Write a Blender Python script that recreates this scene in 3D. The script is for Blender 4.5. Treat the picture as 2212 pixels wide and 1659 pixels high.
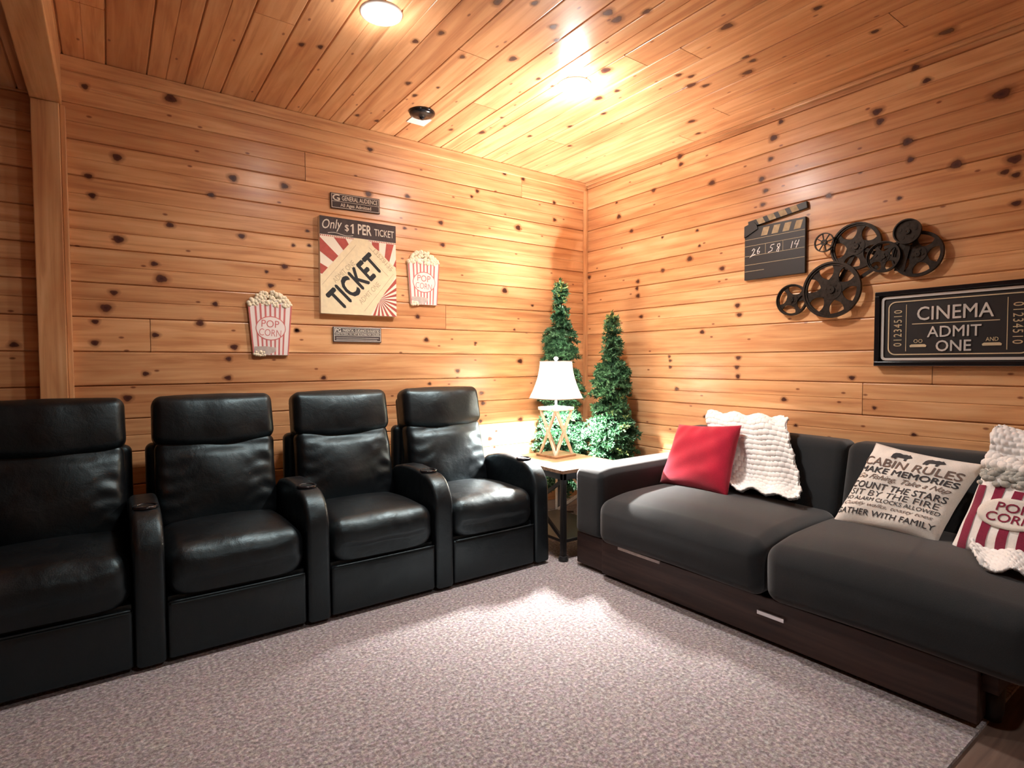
import bpy, bmesh, math, random
from mathutils import Vector, Matrix
PI = math.pi
rnd = random.Random(7)
SC = bpy.context.scene
COL = SC.collection
for o in list(bpy.data.objects):
    bpy.data.objects.remove(o)

# ---------------------------------------------------------------- camera
cd = bpy.data.cameras.new('camera')
cd.sensor_fit = 'HORIZONTAL'; cd.sensor_width = 36.0
cd.lens = 36.0 * 1215.675 / 2212.0
cd.clip_start = 0.02
cam = bpy.data.objects.new('camera', cd); COL.objects.link(cam)
F = Vector((0.5813434, 0.81280576, -0.03723775)); Rt = Vector((0.81328237, -0.58185701, -0.00377002)); Up = Vector((0.02473134, 0.02809313, 0.99929932))
m = Matrix.Identity(4)
for i in range(3):
    m[i][0], m[i][1], m[i][2] = Rt[i], Up[i], -F[i]
m[2][3] = 1.2
cam.matrix_world = m
SC.camera = cam

# ---------------------------------------------------------------- world, light, exposure
SC.view_settings.view_transform = 'Standard'
SC.view_settings.look = 'None'
SC.view_settings.gamma = 1.0
SC.view_settings.use_curve_mapping = False
SC.view_settings.exposure = 1.5
w = bpy.data.worlds.new('world'); SC.world = w; w.use_nodes = True
w.node_tree.nodes['Background'].inputs[0].default_value = (1.0, 0.62, 0.55, 1)
w.node_tree.nodes['Background'].inputs[1].default_value = 0.12

XW, YW, ZC = 3.311, 3.55, 2.707          # right wall plane, left wall plane, ceiling
XL, YB = -3.4, -2.6                      # far ends of the room, behind and beside the camera
DOWNLIGHTS = [(0.99, 2.34), (2.09, 2.33), (0.99, -0.35)]
DOWN_W = 60.0
LAMP_XY = (2.505, 2.98)

def light(name, kind, loc, energy, color, **k):
    d = bpy.data.lights.new(name, kind); d.energy = energy; d.color = color
    for a, b in k.items(): setattr(d, a, b)
    o = bpy.data.objects.new(name, d); COL.objects.link(o); o.location = loc
    return o
for i, (x, y) in enumerate(DOWNLIGHTS):
    light('downlight_beam', 'SPOT', (x, y, ZC - 0.03), DOWN_W * (0.46, 1.30, 0.62)[i], (1.0, 0.965, 0.93), spot_size=math.radians(150), spot_blend=0.9, shadow_soft_size=0.06)
for i in (0, 1):
    light('downlight_spill', 'POINT', (DOWNLIGHTS[i][0], DOWNLIGHTS[i][1], ZC - 0.12), (1.2, 5.5)[i], (1.0, 0.965, 0.93), shadow_soft_size=0.05)
light('table_lamp_bulb', 'POINT', (LAMP_XY[0], LAMP_XY[1], 1.062), 250.0, (1.0, 0.96, 0.91), shadow_soft_size=0.045)

light('table_lamp_bulb', 'SPOT', (LAMP_XY[0], LAMP_XY[1], 1.062), 230.0, (1.0, 0.96, 0.91), shadow_soft_size=0.045, spot_size=math.radians(140), spot_blend=0.3)

# ---------------------------------------------------------------- helpers
def tag(o, label=None, cat=None, group=None, kind=None):
    if label: o['label'] = label
    if cat: o['category'] = cat
    if group: o['group'] = group
    if kind: o['kind'] = kind
    return o
def empty(name, loc, label=None, cat=None, group=None, rz=0.0):
    o = bpy.data.objects.new(name, None); COL.objects.link(o)
    o.empty_display_size = 0.1
    o.location = loc; o.rotation_euler = (0, 0, rz)
    return tag(o, label, cat, group)
def link(name, bm, mat, parent=None, smooth=True, loc=None, angle=None):
    me = bpy.data.meshes.new(name)
    bmesh.ops.recalc_face_normals(bm, faces=bm.faces)
    bm.to_mesh(me); bm.free()
    for mm in (mat if isinstance(mat, (list, tuple)) else [mat]): me.materials.append(mm)
    if smooth:
        for p in me.polygons: p.use_smooth = True
        if angle: me.set_sharp_from_angle(angle=math.radians(angle))
    o = bpy.data.objects.new(name, me); COL.objects.link(o)
    if parent: o.parent = parent
    if loc: o.location = loc
    return o
def box(bm, x0, x1, y0, y1, z0, z1, bev=0.0, mi=0, fn=None):
    n0 = len(bm.verts)
    vs = [bm.verts.new((x, y, z)) for x in (x0, x1) for y in (y0, y1) for z in (z0, z1)]
    fs = [(0, 1, 3, 2), (4, 6, 7, 5), (0, 4, 5, 1), (2, 3, 7, 6), (0, 2, 6, 4), (1, 5, 7, 3)]
    fc = [bm.faces.new([vs[i] for i in f]) for f in fs]
    for f in fc: f.material_index = mi
    if bev > 0:
        es = list({e for f in fc for e in f.edges})
        r = bmesh.ops.bevel(bm, geom=es, offset=bev, segments=2, affect='EDGES', profile=0.6)
        for f in r['faces']: f.material_index = mi
        vs = list({v for f in r['faces'] for v in f.verts})
    if fn:
        for v in vs: v.co = Vector(fn(v.co))
    return vs
def beam(bm, a, b, w, d, up=(0, 0, 1), bev=0.0, mi=0):
    """rectangular bar from a to b; w across, d along 'up'"""
    a, b = Vector(a), Vector(b); t = b - a; L = t.length; t.normalize()
    s = t.cross(Vector(up)).normalized(); u = s.cross(t).normalized()
    M = Matrix((s, t, u)).transposed()
    return box(bm, -w/2, w/2, 0, L, -d/2, d/2, bev, mi, lambda c: a + M @ c)
def tube(bm, pts, r, seg=10, closed=False, mi=0, caps=True):
    pts = [Vector(p) for p in pts]; n = len(pts); rings = []
    up = Vector((0, 0, 1))
    for i, p in enumerate(pts):
        if closed: t = pts[(i + 1) % n] - pts[i - 1]
        else: t = pts[min(i + 1, n - 1)] - pts[max(i - 1, 0)]
        t.normalize()
        ref = up if abs(t.dot(up)) < 0.95 else Vector((1, 0, 0))
        s = t.cross(ref).normalized(); u = s.cross(t)
        rr = r[i] if isinstance(r, (list, tuple)) else r
        rings.append([bm.verts.new(p + rr * (math.cos(2*PI*k/seg) * s + math.sin(2*PI*k/seg) * u)) for k in range(seg)])
    m = n if closed else n - 1
    for i in range(m):
        A, B = rings[i], rings[(i + 1) % n]
        for k in range(seg):
            f = bm.faces.new((A[k], A[(k+1) % seg], B[(k+1) % seg], B[k])); f.material_index = mi
    if caps and not closed:
        bm.faces.new(list(reversed(rings[0]))).material_index = mi
        bm.faces.new(rings[-1]).material_index = mi
def lathe(bm, prof, seg=32, M=None, mi=0):
    """prof: [(r, z)] revolved about local z, then mapped by matrix M"""
    rings = []
    M = M or Matrix.Identity(4)
    for r, z in prof:
        if r < 1e-6: rings.append([bm.verts.new(M @ Vector((0, 0, z)))])
        else: rings.append([bm.verts.new(M @ Vector((r*math.cos(2*PI*k/seg), r*math.sin(2*PI*k/seg), z))) for k in range(seg)])
    for A, B in zip(rings, rings[1:]):
        for k in range(seg):
            a0, a1 = A[k % len(A)], A[(k+1) % len(A)]; b0, b1 = B[k % len(B)], B[(k+1) % len(B)]
            vs = []
            for v in (a0, a1, b1, b0):
                if v not in vs: vs.append(v)
            if len(vs) > 2: bm.faces.new(vs).material_index = mi
def prism(bm, poly, d0, d1, fn=lambda u, v, d: (u, v, d), mi=0):
    """polygon (u,v) extruded from d0 to d1, mapped by fn(u,v,d)"""
    A = [bm.verts.new(fn(u, v, d0)) for u, v in poly]; B = [bm.verts.new(fn(u, v, d1)) for u, v in poly]
    n = len(poly)
    bm.faces.new(A).material_index = mi; bm.faces.new(list(reversed(B))).material_index = mi
    for i in range(n):
        bm.faces.new((A[i], B[i], B[(i+1) % n], A[(i+1) % n])).material_index = mi
def round_prism(bm, poly, w, r, seg=4, fn=lambda x, u, v: (x, u, v)):
    """polygon (u,v) swept over x in [-w/2,w/2] with rounded side edges"""
    n = len(poly); P = [Vector(p).to_2d() for p in poly]
    area = sum(P[i].x*P[(i+1) % n].y - P[(i+1) % n].x*P[i].y for i in range(n))
    sg = 1 if area > 0 else -1
    N = []
    for i in range(n):
        t = (P[(i+1) % n] - P[i-1]).normalized(); N.append(Vector((-t.y, t.x)) * sg)   # inward
    prof = [(-w/2 + r*(1-math.sin(PI/2*k/seg)) , r*(1-math.cos(PI/2*k/seg))) for k in range(seg, -1, -1)]
    prof = [(-w/2 + r*(1-math.cos(a)), r*(1-math.sin(a))) for a in [PI/2*k/seg for k in range(seg+1)]]
    prof = prof + [(-x, d) for x, d in reversed(prof)]
    rings = [[bm.verts.new(fn(x, *(P[i] + N[i]*d))) for i in range(n)] for x, d in prof]
    for A, B in zip(rings, rings[1:]):
        for i in range(n): bm.faces.new((A[i], A[(i+1) % n], B[(i+1) % n], B[i]))
    bm.faces.new(rings[0]); bm.faces.new(list(reversed(rings[-1])))
def softbox(bm, c, dim, r, n=(10, 10, 6), bulge=(0, 0, 0), fn=None, seg=4, mi=0):
    """upholstered block: rounded box with bulging faces. bulge per axis applies to both faces, or ((lo,hi),..)"""
    h = [d/2 for d in dim]; r = min(r, *[x*0.99 for x in h])
    def coords(hh, k):
        a = [-hh + r*i/seg for i in range(seg+1)]
        b = [-hh + r + (2*hh - 2*r)*i/k for i in range(1, k)]
        return a + b + [-x for x in reversed(a)]
    C = [coords(h[i], n[i]) for i in range(3)]
    cache = {}
    def P(i, j, k):
        key = (i, j, k)
        if key in cache: return cache[key]
        p = Vector((C[0][i], C[1][j], C[2][k]))
        q = Vector([max(-h[a]+r, min(h[a]-r, p[a])) for a in range(3)]); d = p - q
        if d.length > 1e-9: p = q + d.normalized()*r
        un = Vector([p[a]/h[a] for a in range(3)])
        out = p.copy()
        for a in range(3):
            b = bulge[a]
            lo, hi = b if isinstance(b, tuple) else (b, b)
            o1, o2 = [t for t in range(3) if t != a]
            s = max(0, 1-un[o1]**2)**0.8 * max(0, 1-un[o2]**2)**0.8
            out[a] += un[a] * s * (hi if un[a] > 0 else lo)
        out += Vector(c)
        if fn: out = Vector(fn(out, un))
        cache[key] = bm.verts.new(out); return cache[key]
    L = [len(x)-1 for x in C]
    for a, b, cc in ((0, 1, 2), (1, 2, 0), (2, 0, 1)):
        for side in (0, L[cc]):
            for i in range(L[a]):
                for j in range(L[b]):
                    q = []
                    for di, dj in ((0, 0), (1, 0), (1, 1), (0, 1)):
                        idx = [0, 0, 0]; idx[a] = i+di; idx[b] = j+dj; idx[cc] = side
                        q.append(P(*idx))
                    if side == 0: q.reverse()
                    bm.faces.new(q).material_index = mi
_fonts = {}
def text_polys(body, w=None, h=None, shear=0.0, bold=0.0, spacing=1.0, res=3):
    """letters as a triangulated flat mesh, scaled into width w and height h, centred on the origin. returns (verts, faces)"""
    cu = bpy.data.curves.new('txt', 'FONT'); cu.body = body; cu.size = 1.0; cu.shear = shear; cu.offset = min(0.0, bold)
    cu.resolution_u = res; cu.space_character = spacing; cu.fill_mode = 'FRONT'
    o = bpy.data.objects.new('txt', cu); COL.objects.link(o)
    bpy.context.view_layer.update()
    me = bpy.data.meshes.new_from_object(o.evaluated_get(bpy.context.evaluated_depsgraph_get()))
    V = [v.co.copy() for v in me.vertices]; Fc = [tuple(p.vertices) for p in me.polygons]
    bpy.data.objects.remove(o); bpy.data.curves.remove(cu); bpy.data.meshes.remove(me)
    x0, x1 = min(v.x for v in V), max(v.x for v in V); y0, y1 = min(v.y for v in V), max(v.y for v in V)
    if bold > 0:      # heavier strokes: overlapping copies shifted a little each way
        n0 = len(V); V0, F0_ = list(V), list(Fc); V, Fc = [], []; STEP = 0.00016
        for k, (dx, dy) in enumerate(((-bold, 0), (bold, 0), (0, bold), (0, -bold))):
            V += [Vector((v.x + dx, v.y + dy, k*STEP)) for v in V0]; Fc += [tuple(i + k*n0 for i in f) for f in F0_]
    sx = w/(x1-x0) if w else None; sy = h/(y1-y0) if h else None
    sx = sx or sy; sy = sy or sx
    return [((v.x-(x0+x1)/2)*sx, (v.y-(y0+y1)/2)*sy, v.z) for v in V], Fc
def put_text(bm, tp, fn, mi=0, th=None):
    """place text_polys result through fn(u,v); with th, fn takes (u,v,d) and letters get thickness"""
    V, Fc = tp
    if th is None:
        vs = [bm.verts.new(fn(u, v, q)) for u, v, q in V]
        for f in Fc:
            try: bm.faces.new([vs[i] for i in f]).material_index = mi
            except ValueError: pass
        return
    A = [bm.verts.new(fn(u, v, 0)) for u, v, q in V]; B = [bm.verts.new(fn(u, v, th + q)) for u, v, q in V]
    cnt = {}
    for f in Fc:
        try:
            bm.faces.new([A[i] for i in f]).material_index = mi; bm.faces.new([B[i] for i in reversed(f)]).material_index = mi
        except ValueError: continue
        for i in range(len(f)):
            e = (f[i], f[(i+1) % len(f)]); cnt[e] = cnt.get(e, 0) + 1
    for (a, b) in cnt:
        if (b, a) not in cnt:
            try: bm.faces.new((A[a], B[a], B[b], A[b])).material_index = mi
            except ValueError: pass
def ribbon(bm, pts, w, fn, closed=False, mi=0, th=0.0008):
    """flat stroke along (u,v) points, with a little thickness"""
    n = len(pts); P = [Vector(p) for p in pts]; L, R_ = [], []
    for i in range(n):
        t = (P[(i+1) % n] - P[i-1]) if closed else (P[min(i+1, n-1)] - P[max(i-1, 0)])
        t.normalize(); q = Vector((-t.y, t.x)) * w/2
        L.append(P[i]+q); R_.append(P[i]-q)
    m = n if closed else n-1
    l0 = [bm.verts.new(fn(p.x, p.y, th)) for p in L]; r0 = [bm.verts.new(fn(p.x, p.y, th)) for p in R_]
    l1 = [bm.verts.new(fn(p.x, p.y, 0)) for p in L]; r1 = [bm.verts.new(fn(p.x, p.y, 0)) for p in R_]
    for i in range(m):
        j = (i+1) % n
        for q in ((l0[i], l0[j], r0[j], r0[i]), (l1[i], l1[j], l0[j], l0[i]), (r0[i], r0[j], r1[j], r1[i])):
            bm.faces.new(q).material_index = mi
def clip_poly(poly, x0, y0, x1, y1):
    def cl(P, ins, inter):
        out = []
        for i in range(len(P)):
            a, b = P[i-1], P[i]
            if ins(b):
                if not ins(a): out.append(inter(a, b))
                out.append(b)
            elif ins(a): out.append(inter(a, b))
        return out
    def ix(x): return lambda a, b: (x, a[1] + (b[1]-a[1])*(x-a[0])/(b[0]-a[0]))
    def iy(y): return lambda a, b: (a[0] + (b[0]-a[0])*(y-a[1])/(b[1]-a[1]), y)
    for ins, it in ((lambda p: p[0] >= x0, ix(x0)), (lambda p: p[0] <= x1, ix(x1)), (lambda p: p[1] >= y0, iy(y0)), (lambda p: p[1] <= y1, iy(y1))):
        if poly: poly = cl(poly, ins, it)
    return poly

# ---------------------------------------------------------------- materials
class NT:
    def __init__(s, name):
        s.m = bpy.data.materials.new(name); s.m.use_nodes = True
        s.t = s.m.node_tree; s.b = s.t.nodes['Principled BSDF']; s.out = s.t.nodes['Material Output']
    def n(s, typ, **k):
        nd = s.t.nodes.new(typ)
        for a, v in k.items():
            if a.startswith('i_'):
                key = a[2:]; nd.inputs[int(key) if key.isdigit() else key.replace('_', ' ')].default_value = v
            else: setattr(nd, a, v)
        return nd
    def l(s, a, b): s.t.links.new(a, b)
    def set(s, **k):
        for a, v in k.items(): s.b.inputs[a.replace('_', ' ')].default_value = v
    def ramp(s, src, stops):
        r = s.n('ShaderNodeValToRGB'); s.l(src, r.inputs[0]); e = r.color_ramp.elements
        while len(e) < len(stops): e.new(0.5)
        for el, (p, c) in zip(e, stops): el.position = p; el.color = c if len(c) == 4 else (*c, 1)
        return r
    def bump(s, h, strength, dist):
        b = s.n('ShaderNodeBump'); b.inputs['Strength'].default_value = strength; b.inputs['Distance'].default_value = dist
        s.l(h, b.inputs['Height']); s.l(b.outputs[0], s.b.inputs['Normal']); return b
def plain(name, col, rough=0.5, metal=0.0, spec=0.5, noise=0.0, nscale=40, **k):
    t = NT(name); t.set(Base_Color=(*col, 1), Roughness=rough, Metallic=metal); t.b.inputs['Specular IOR Level'].default_value = spec
    for a, v in k.items(): t.b.inputs[a.replace('_', ' ')].default_value = v
    tc = t.n('ShaderNodeTexCoord'); nz = t.n('ShaderNodeTexNoise', i_Scale=nscale, i_Detail=4.0); t.l(tc.outputs['Object'], nz.inputs['Vector'])
    if noise:
        t.ramp_ = t.ramp(nz.outputs[0], [(0.3, [c*(1-noise) for c in col]), (0.7, [min(1, c*(1+noise)) for c in col])])
        t.l(t.ramp_.outputs[0], t.b.inputs['Base Color'])
        t.bump(nz.outputs[0], 0.15, 0.001)
    return t.m
def pine(name, tint=(1, 1, 1), rough=0.34, knots=True):
    t = NT(name); t.set(Roughness=rough)
    t.b.inputs['Coat Weight'].default_value = 0.25; t.b.inputs['Coat Roughness'].default_value = 0.22
    uv = t.n('ShaderNodeUVMap', uv_map='grain'); at = t.n('ShaderNodeAttribute', attribute_name='tone')
    mp = t.n('ShaderNodeMapping'); mp.inputs['Scale'].default_value = (1.3, 26, 1); t.l(uv.outputs[0], mp.inputs[0])
    n1 = t.n('ShaderNodeTexNoise', i_Scale=1.0, i_Detail=7.0, i_Roughness=0.6, i_Distortion=0.6); t.l(mp.outputs[0], n1.inputs['Vector'])
    mp2 = t.n('ShaderNodeMapping'); mp2.inputs['Scale'].default_value = (0.9, 5.5, 1); t.l(uv.outputs[0], mp2.inputs[0])
    n2 = t.n('ShaderNodeTexNoise', i_Scale=1.6, i_Detail=2.0, i_Distortion=1.2); t.l(mp2.outputs[0], n2.inputs['Vector'])
    C = lambda c: [c[i]*tint[i] for i in range(3)]
    r1 = t.ramp(n1.outputs[0], [(0.30, C((0.53, 0.258, 0.115))), (0.50, C((0.74, 0.432, 0.215))), (0.72, C((0.82, 0.550, 0.300)))])
    r2 = t.ramp(n2.outputs[0], [(0.35, (0.78, 0.66, 0.58)), (0.62, (1.0, 1.0, 1.0))])
    mx = t.n('ShaderNodeMix', data_type='RGBA', blend_type='MULTIPLY'); mx.inputs[0].default_value = 0.75
    t.l(r1.outputs[0], mx.inputs[6]); t.l(r2.outputs[0], mx.inputs[7])
    r3 = t.ramp(at.outputs['Fac'], [(0.0, (0.80, 0.70, 0.64)), (0.5, (1.0, 0.97, 0.94)), (1.0, (1.10, 1.08, 1.05))])
    mx2 = t.n('ShaderNodeMix', data_type='RGBA', blend_type='MULTIPLY'); mx2.inputs[0].default_value = 1.0
    t.l(mx.outputs[2], mx2.inputs[6]); t.l(r3.outputs[0], mx2.inputs[7])
    col = mx2.outputs[2]
    if knots:   # a few small pin knots
        mp3 = t.n('ShaderNodeMapping'); mp3.inputs['Scale'].default_value = (2.3, 4.6, 1); t.l(uv.outputs[0], mp3.inputs[0])
        v = t.n('ShaderNodeTexVoronoi', i_Scale=1.0); v.voronoi_dimensions = '2D'; t.l(mp3.outputs[0], v.inputs['Vector'])
        rk = t.ramp(v.outputs['Distance'], [(0.0, (0.16, 0.05, 0.03)), (0.018, (0.30, 0.12, 0.08)), (0.034, (1, 1, 1))])
        mx3 = t.n('ShaderNodeMix', data_type='RGBA', blend_type='MULTIPLY'); mx3.inputs[0].default_value = 0.8
        t.l(col, mx3.inputs[6]); t.l(rk.outputs[0], mx3.inputs[7]); col = mx3.outputs[2]
    t.l(col, t.b.inputs['Base Color'])
    t.bump(n1.outputs[0], 0.12, 0.0015)
    return t.m
def knot_mat():
    t = NT('pine_knot'); t.set(Roughness=0.4)
    uv = t.n('ShaderNodeUVMap', uv_map='grain'); ln = t.n('ShaderNodeVectorMath', operation='LENGTH'); t.l(uv.outputs[0], ln.inputs[0])
    tc = t.n('ShaderNodeTexCoord')
    nz = t.n('ShaderNodeTexNoise', i_Scale=70.0, i_Detail=3.0); t.l(tc.outputs['Object'], nz.inputs['Vector'])
    ad = t.n('ShaderNodeMath', operation='MULTIPLY_ADD'); ad.inputs[1].default_value = 0.22; t.l(nz.outputs[0], ad.inputs[0]); t.l(ln.outputs['Value'], ad.inputs[2])
    c = t.ramp(ad.outputs[0], [(0.15, (0.045, 0.012, 0.010)), (0.48, (0.11, 0.034, 0.020)), (0.75, (0.40, 0.14, 0.05))])
    t.l(c.outputs[0], t.b.inputs['Base Color'])
    a = t.ramp(ad.outputs[0], [(0.44, (0.96, 0.96, 0.96)), (0.60, (0.40, 0.40, 0.40)), (1.08, (0, 0, 0))])
    t.l(a.outputs[0], t.b.inputs['Alpha'])
    return t.m
def leather():
    t = NT('black_leather'); t.set(Base_Color=(0.0030, 0.0031, 0.0042, 1), Roughness=0.5); t.b.inputs['Specular IOR Level'].default_value = 0.62; t.b.inputs['Specular Tint'].default_value = (0.68, 0.92, 1.0, 1)
    tc = t.n('ShaderNodeTexCoord')
    v = t.n('ShaderNodeTexVoronoi', i_Scale=190.0); t.l(tc.outputs['Object'], v.inputs['Vector'])
    nz = t.n('ShaderNodeTexNoise', i_Scale=11.0, i_Detail=4.0, i_Distortion=0.4); t.l(tc.outputs['Object'], nz.inputs['Vector'])
    mt = t.n('ShaderNodeMath', operation='MULTIPLY_ADD'); mt.inputs[1].default_value = 0.05; t.l(v.outputs['Distance'], mt.inputs[0]); t.l(nz.outputs[0], mt.inputs[2])
    t.bump(mt.outputs[0], 0.35, 0.012)
    r = t.ramp(nz.outputs[0], [(0.3, (0.36, 0.36, 0.36)), (0.7, (0.48, 0.48, 0.48))]); t.l(r.outputs[0], t.b.inputs['Roughness'])
    return t.m
def fabric(name, col, scale=320, rough=0.95, var=0.25, sheen=0.3):
    t = NT(name); t.set(Roughness=rough); t.b.inputs['Specular IOR Level'].default_value = 0.15
    t.b.inputs['Sheen Weight'].default_value = sheen; t.b.inputs['Sheen Roughness'].default_value = 0.5
    tc = t.n('ShaderNodeTexCoord')
    nz = t.n('ShaderNodeTexNoise', i_Scale=float(scale), i_Detail=3.0); t.l(tc.outputs['Object'], nz.inputs['Vector'])
    nb = t.n('ShaderNodeTexNoise', i_Scale=7.0, i_Detail=3.0); t.l(tc.outputs['Object'], nb.inputs['Vector'])
    ad = t.n('ShaderNodeMath', operation='ADD'); t.l(nz.outputs[0], ad.inputs[0]); t.l(nb.outputs[0], ad.inputs[1])
    hf = t.n('ShaderNodeMath', operation='MULTIPLY'); hf.inputs[1].default_value = 0.5; t.l(ad.outputs[0], hf.inputs[0])
    r = t.ramp(hf.outputs[0], [(0.3, [c*(1-var) for c in col]), (0.7, [min(1, c*(1+var)) for c in col])]); t.l(r.outputs[0], t.b.inputs['Base Color'])
    t.bump(nz.outputs[0], 0.3, 0.0015)
    return t.m
def carpet():
    t = NT('carpet_pile'); t.set(Roughness=1.0); t.b.inputs['Specular IOR Level'].default_value = 0.05
    t.b.inputs['Sheen Weight'].default_value = 0.25
    tc = t.n('ShaderNodeTexCoord')
    a = t.n('ShaderNodeTexNoise', i_Scale=78.0, i_Detail=5.0, i_Roughness=0.7); t.l(tc.outputs['Object'], a.inputs['Vector'])
    b = t.n('ShaderNodeTexVoronoi', i_Scale=95.0); t.l(tc.outputs['Object'], b.inputs['Vector'])
    r = t.ramp(a.outputs[0], [(0.32, (0.11, 0.088, 0.094)), (0.45, (0.24, 0.205, 0.212)), (0.55, (0.37, 0.330, 0.336)), (0.68, (0.60, 0.56, 0.56))])
    mx = t.n('ShaderNodeMix', data_type='RGBA', blend_type='MULTIPLY'); mx.inputs[0].default_value = 0.35
    hs = t.n('ShaderNodeHueSaturation'); hs.inputs['Saturation'].default_value = 0.25; hs.inputs['Value'].default_value = 1.5; t.l(b.outputs['Color'], hs.inputs['Color'])
    t.l(r.outputs[0], mx.inputs[6]); t.l(hs.outputs[0], mx.inputs[7]); t.l(mx.outputs[2], t.b.inputs['Base Color'])
    t.bump(a.outputs[0], 0.9, 0.008)
    return t.m
def wood(name, c0, c1, c2, rough=0.45, axis=0, sc=1.0):
    t = NT(name); t.set(Roughness=rough)
    tc = t.n('ShaderNodeTexCoord'); mp = t.n('ShaderNodeMapping')
    s = [24*sc]*3; s[axis] = 1.6*sc; mp.inputs['Scale'].default_value = s; t.l(tc.outputs['Object'], mp.inputs[0])
    n = t.n('ShaderNodeTexNoise', i_Scale=1.5, i_Detail=7.0, i_Distortion=0.8); t.l(mp.outputs[0], n.inputs['Vector'])
    r = t.ramp(n.outputs[0], [(0.3, c0), (0.5, c1), (0.7, c2)]); t.l(r.outputs[0], t.b.inputs['Base Color'])
    t.bump(n.outputs[0], 0.15, 0.001)
    return t.m
def shade_mat():
    t = NT('lamp_shade_linen'); t.t.nodes.remove(t.b)
    d = t.n('ShaderNodeBsdfDiffuse'); d.inputs[0].default_value = (0.9, 0.87, 0.82, 1)
    tr = t.n('ShaderNodeBsdfTranslucent'); tr.inputs[0].default_value = (0.95, 0.90, 0.82, 1)
    mx = t.n('ShaderNodeMixShader'); mx.inputs[0].default_value = 0.45; t.l(d.outputs[0], mx.inputs[1]); t.l(tr.outputs[0], mx.inputs[2]); t.l(mx.outputs[0], t.out.inputs[0])
    return t.m
def emis(name, col, st):
    t = NT(name); t.set(Base_Color=(1, 1, 1, 1)); t.b.inputs['Emission Color'].default_value = (*col, 1); t.b.inputs['Emission Strength'].default_value = st; return t.m
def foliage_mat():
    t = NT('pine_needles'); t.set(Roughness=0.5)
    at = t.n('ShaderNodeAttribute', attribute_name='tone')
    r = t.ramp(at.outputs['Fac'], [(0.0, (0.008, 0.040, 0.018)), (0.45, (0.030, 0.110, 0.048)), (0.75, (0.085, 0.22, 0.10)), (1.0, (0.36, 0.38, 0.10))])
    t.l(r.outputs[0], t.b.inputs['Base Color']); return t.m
def vc_mat(name, rough=0.8):
    t = NT(name); t.set(Roughness=rough); at = t.n('ShaderNodeAttribute', attribute_name='col'); t.l(at.outputs['Color'], t.b.inputs['Base Color']); return t.m

M_pine = pine('knotty_pine'); M_pinec = pine('knotty_pine_ceiling', (1.0, 0.95, 0.95)); M_trim = pine('pine_trim', (1.0, 1.0, 0.98), 0.4, False)
M_knot = knot_mat()
M_leather = leather(); M_carpet = carpet()
M_sofa = fabric('charcoal_upholstery', (0.0170, 0.0195, 0.0215), var=0.22)
M_walnut = wood('dark_walnut', (0.022, 0.011, 0.009), (0.040, 0.020, 0.016), (0.058, 0.030, 0.023), 0.55, 1)
M_darkfloor = wood('brown_floor', (0.11, 0.070, 0.055), (0.15, 0.098, 0.075), (0.19, 0.125, 0.098), 0.5, 0)
M_black = plain('black_paint', (0.012, 0.012, 0.013), 0.45)
M_blackgloss = plain('black_gloss', (0.008, 0.008, 0.010), 0.18)
M_steel = plain('brushed_metal', (0.75, 0.75, 0.76), 0.3, 1.0)
M_white = plain('white_paint', (0.85, 0.84, 0.82), 0.5)
M_cream = plain('cream_print', (0.80, 0.70, 0.46), 0.7, noise=0.06)
M_creamlt = plain('cream_light', (0.86, 0.80, 0.66), 0.7)
M_red = plain('brick_red_print', (0.42, 0.075, 0.055), 0.7, noise=0.12)
M_slate = plain('slate_print', (0.060, 0.045, 0.045), 0.75, noise=0.2)
M_chalk = plain('chalk_print', (0.74, 0.70, 0.60), 0.8)
M_ink = plain('black_ink', (0.010, 0.012, 0.014), 0.7)
M_faint = plain('faint_print', (0.52, 0.42, 0.26), 0.8)
M_silver = plain('silver_paint', (0.66, 0.65, 0.61), 0.38, 0.25)
M_gold = plain('pale_gold_paint', (0.62, 0.52, 0.34), 0.45, 0.2)
M_bronze = plain('dark_bronze', (0.030, 0.023, 0.018), 0.42, 0.7, noise=0.4, nscale=60)
M_tan = plain('tan_print', (0.42, 0.33, 0.20), 0.7, noise=0.2)
M_popwhite = plain('popcorn_board_white', (0.86, 0.80, 0.76), 0.6)
M_popred = plain('popcorn_board_red', (0.60, 0.16, 0.15), 0.6)
M_popcorn = plain('popcorn_cream', (0.88, 0.80, 0.60), 0.7, noise=0.1, nscale=80)
M_popgrey = plain('popcorn_grey_print', (0.50, 0.44, 0.40), 0.7, noise=0.15)
M_velvet = fabric('crimson_velvet', (0.40, 0.006, 0.030), 240, 0.8, 0.25, 0.35)
M_linen = fabric('cream_linen', (0.74, 0.70, 0.64), 260, 0.95, 0.12, 0.2)
M_sherpa = fabric('white_sherpa', (0.85, 0.82, 0.78), 130, 1.0, 0.10, 0.4)
M_knit = fabric('white_chunky_knit', (0.90, 0.88, 0.85), 150, 1.0, 0.06, 0.4)
M_maroon = fabric('maroon_pile', (0.22, 0.015, 0.045), 200, 1.0, 0.25, 0.4)
M_greyknit = fabric('grey_fleck_pile', (0.42, 0.42, 0.38), 90, 1.0, 0.45, 0.3)
M_inkcloth = plain('grey_black_ink', (0.045, 0.042, 0.045), 0.9)
M_inkbrown = plain('faded_brown_ink', (0.16, 0.11, 0.09), 0.9)
M_shade = shade_mat()
M_whitewash = wood('whitewashed_wood', (0.42, 0.34, 0.26), (0.62, 0.54, 0.44), (0.74, 0.67, 0.57), 0.7, 2)
M_tabletop = wood('rustic_tabletop', (0.16, 0.075, 0.035), (0.30, 0.16, 0.08), (0.42, 0.25, 0.14), 0.35, 0)
M_glow = emis('downlight_lens', (1.0, 0.93, 0.82), 14.0)
M_needles = foliage_mat()
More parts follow.
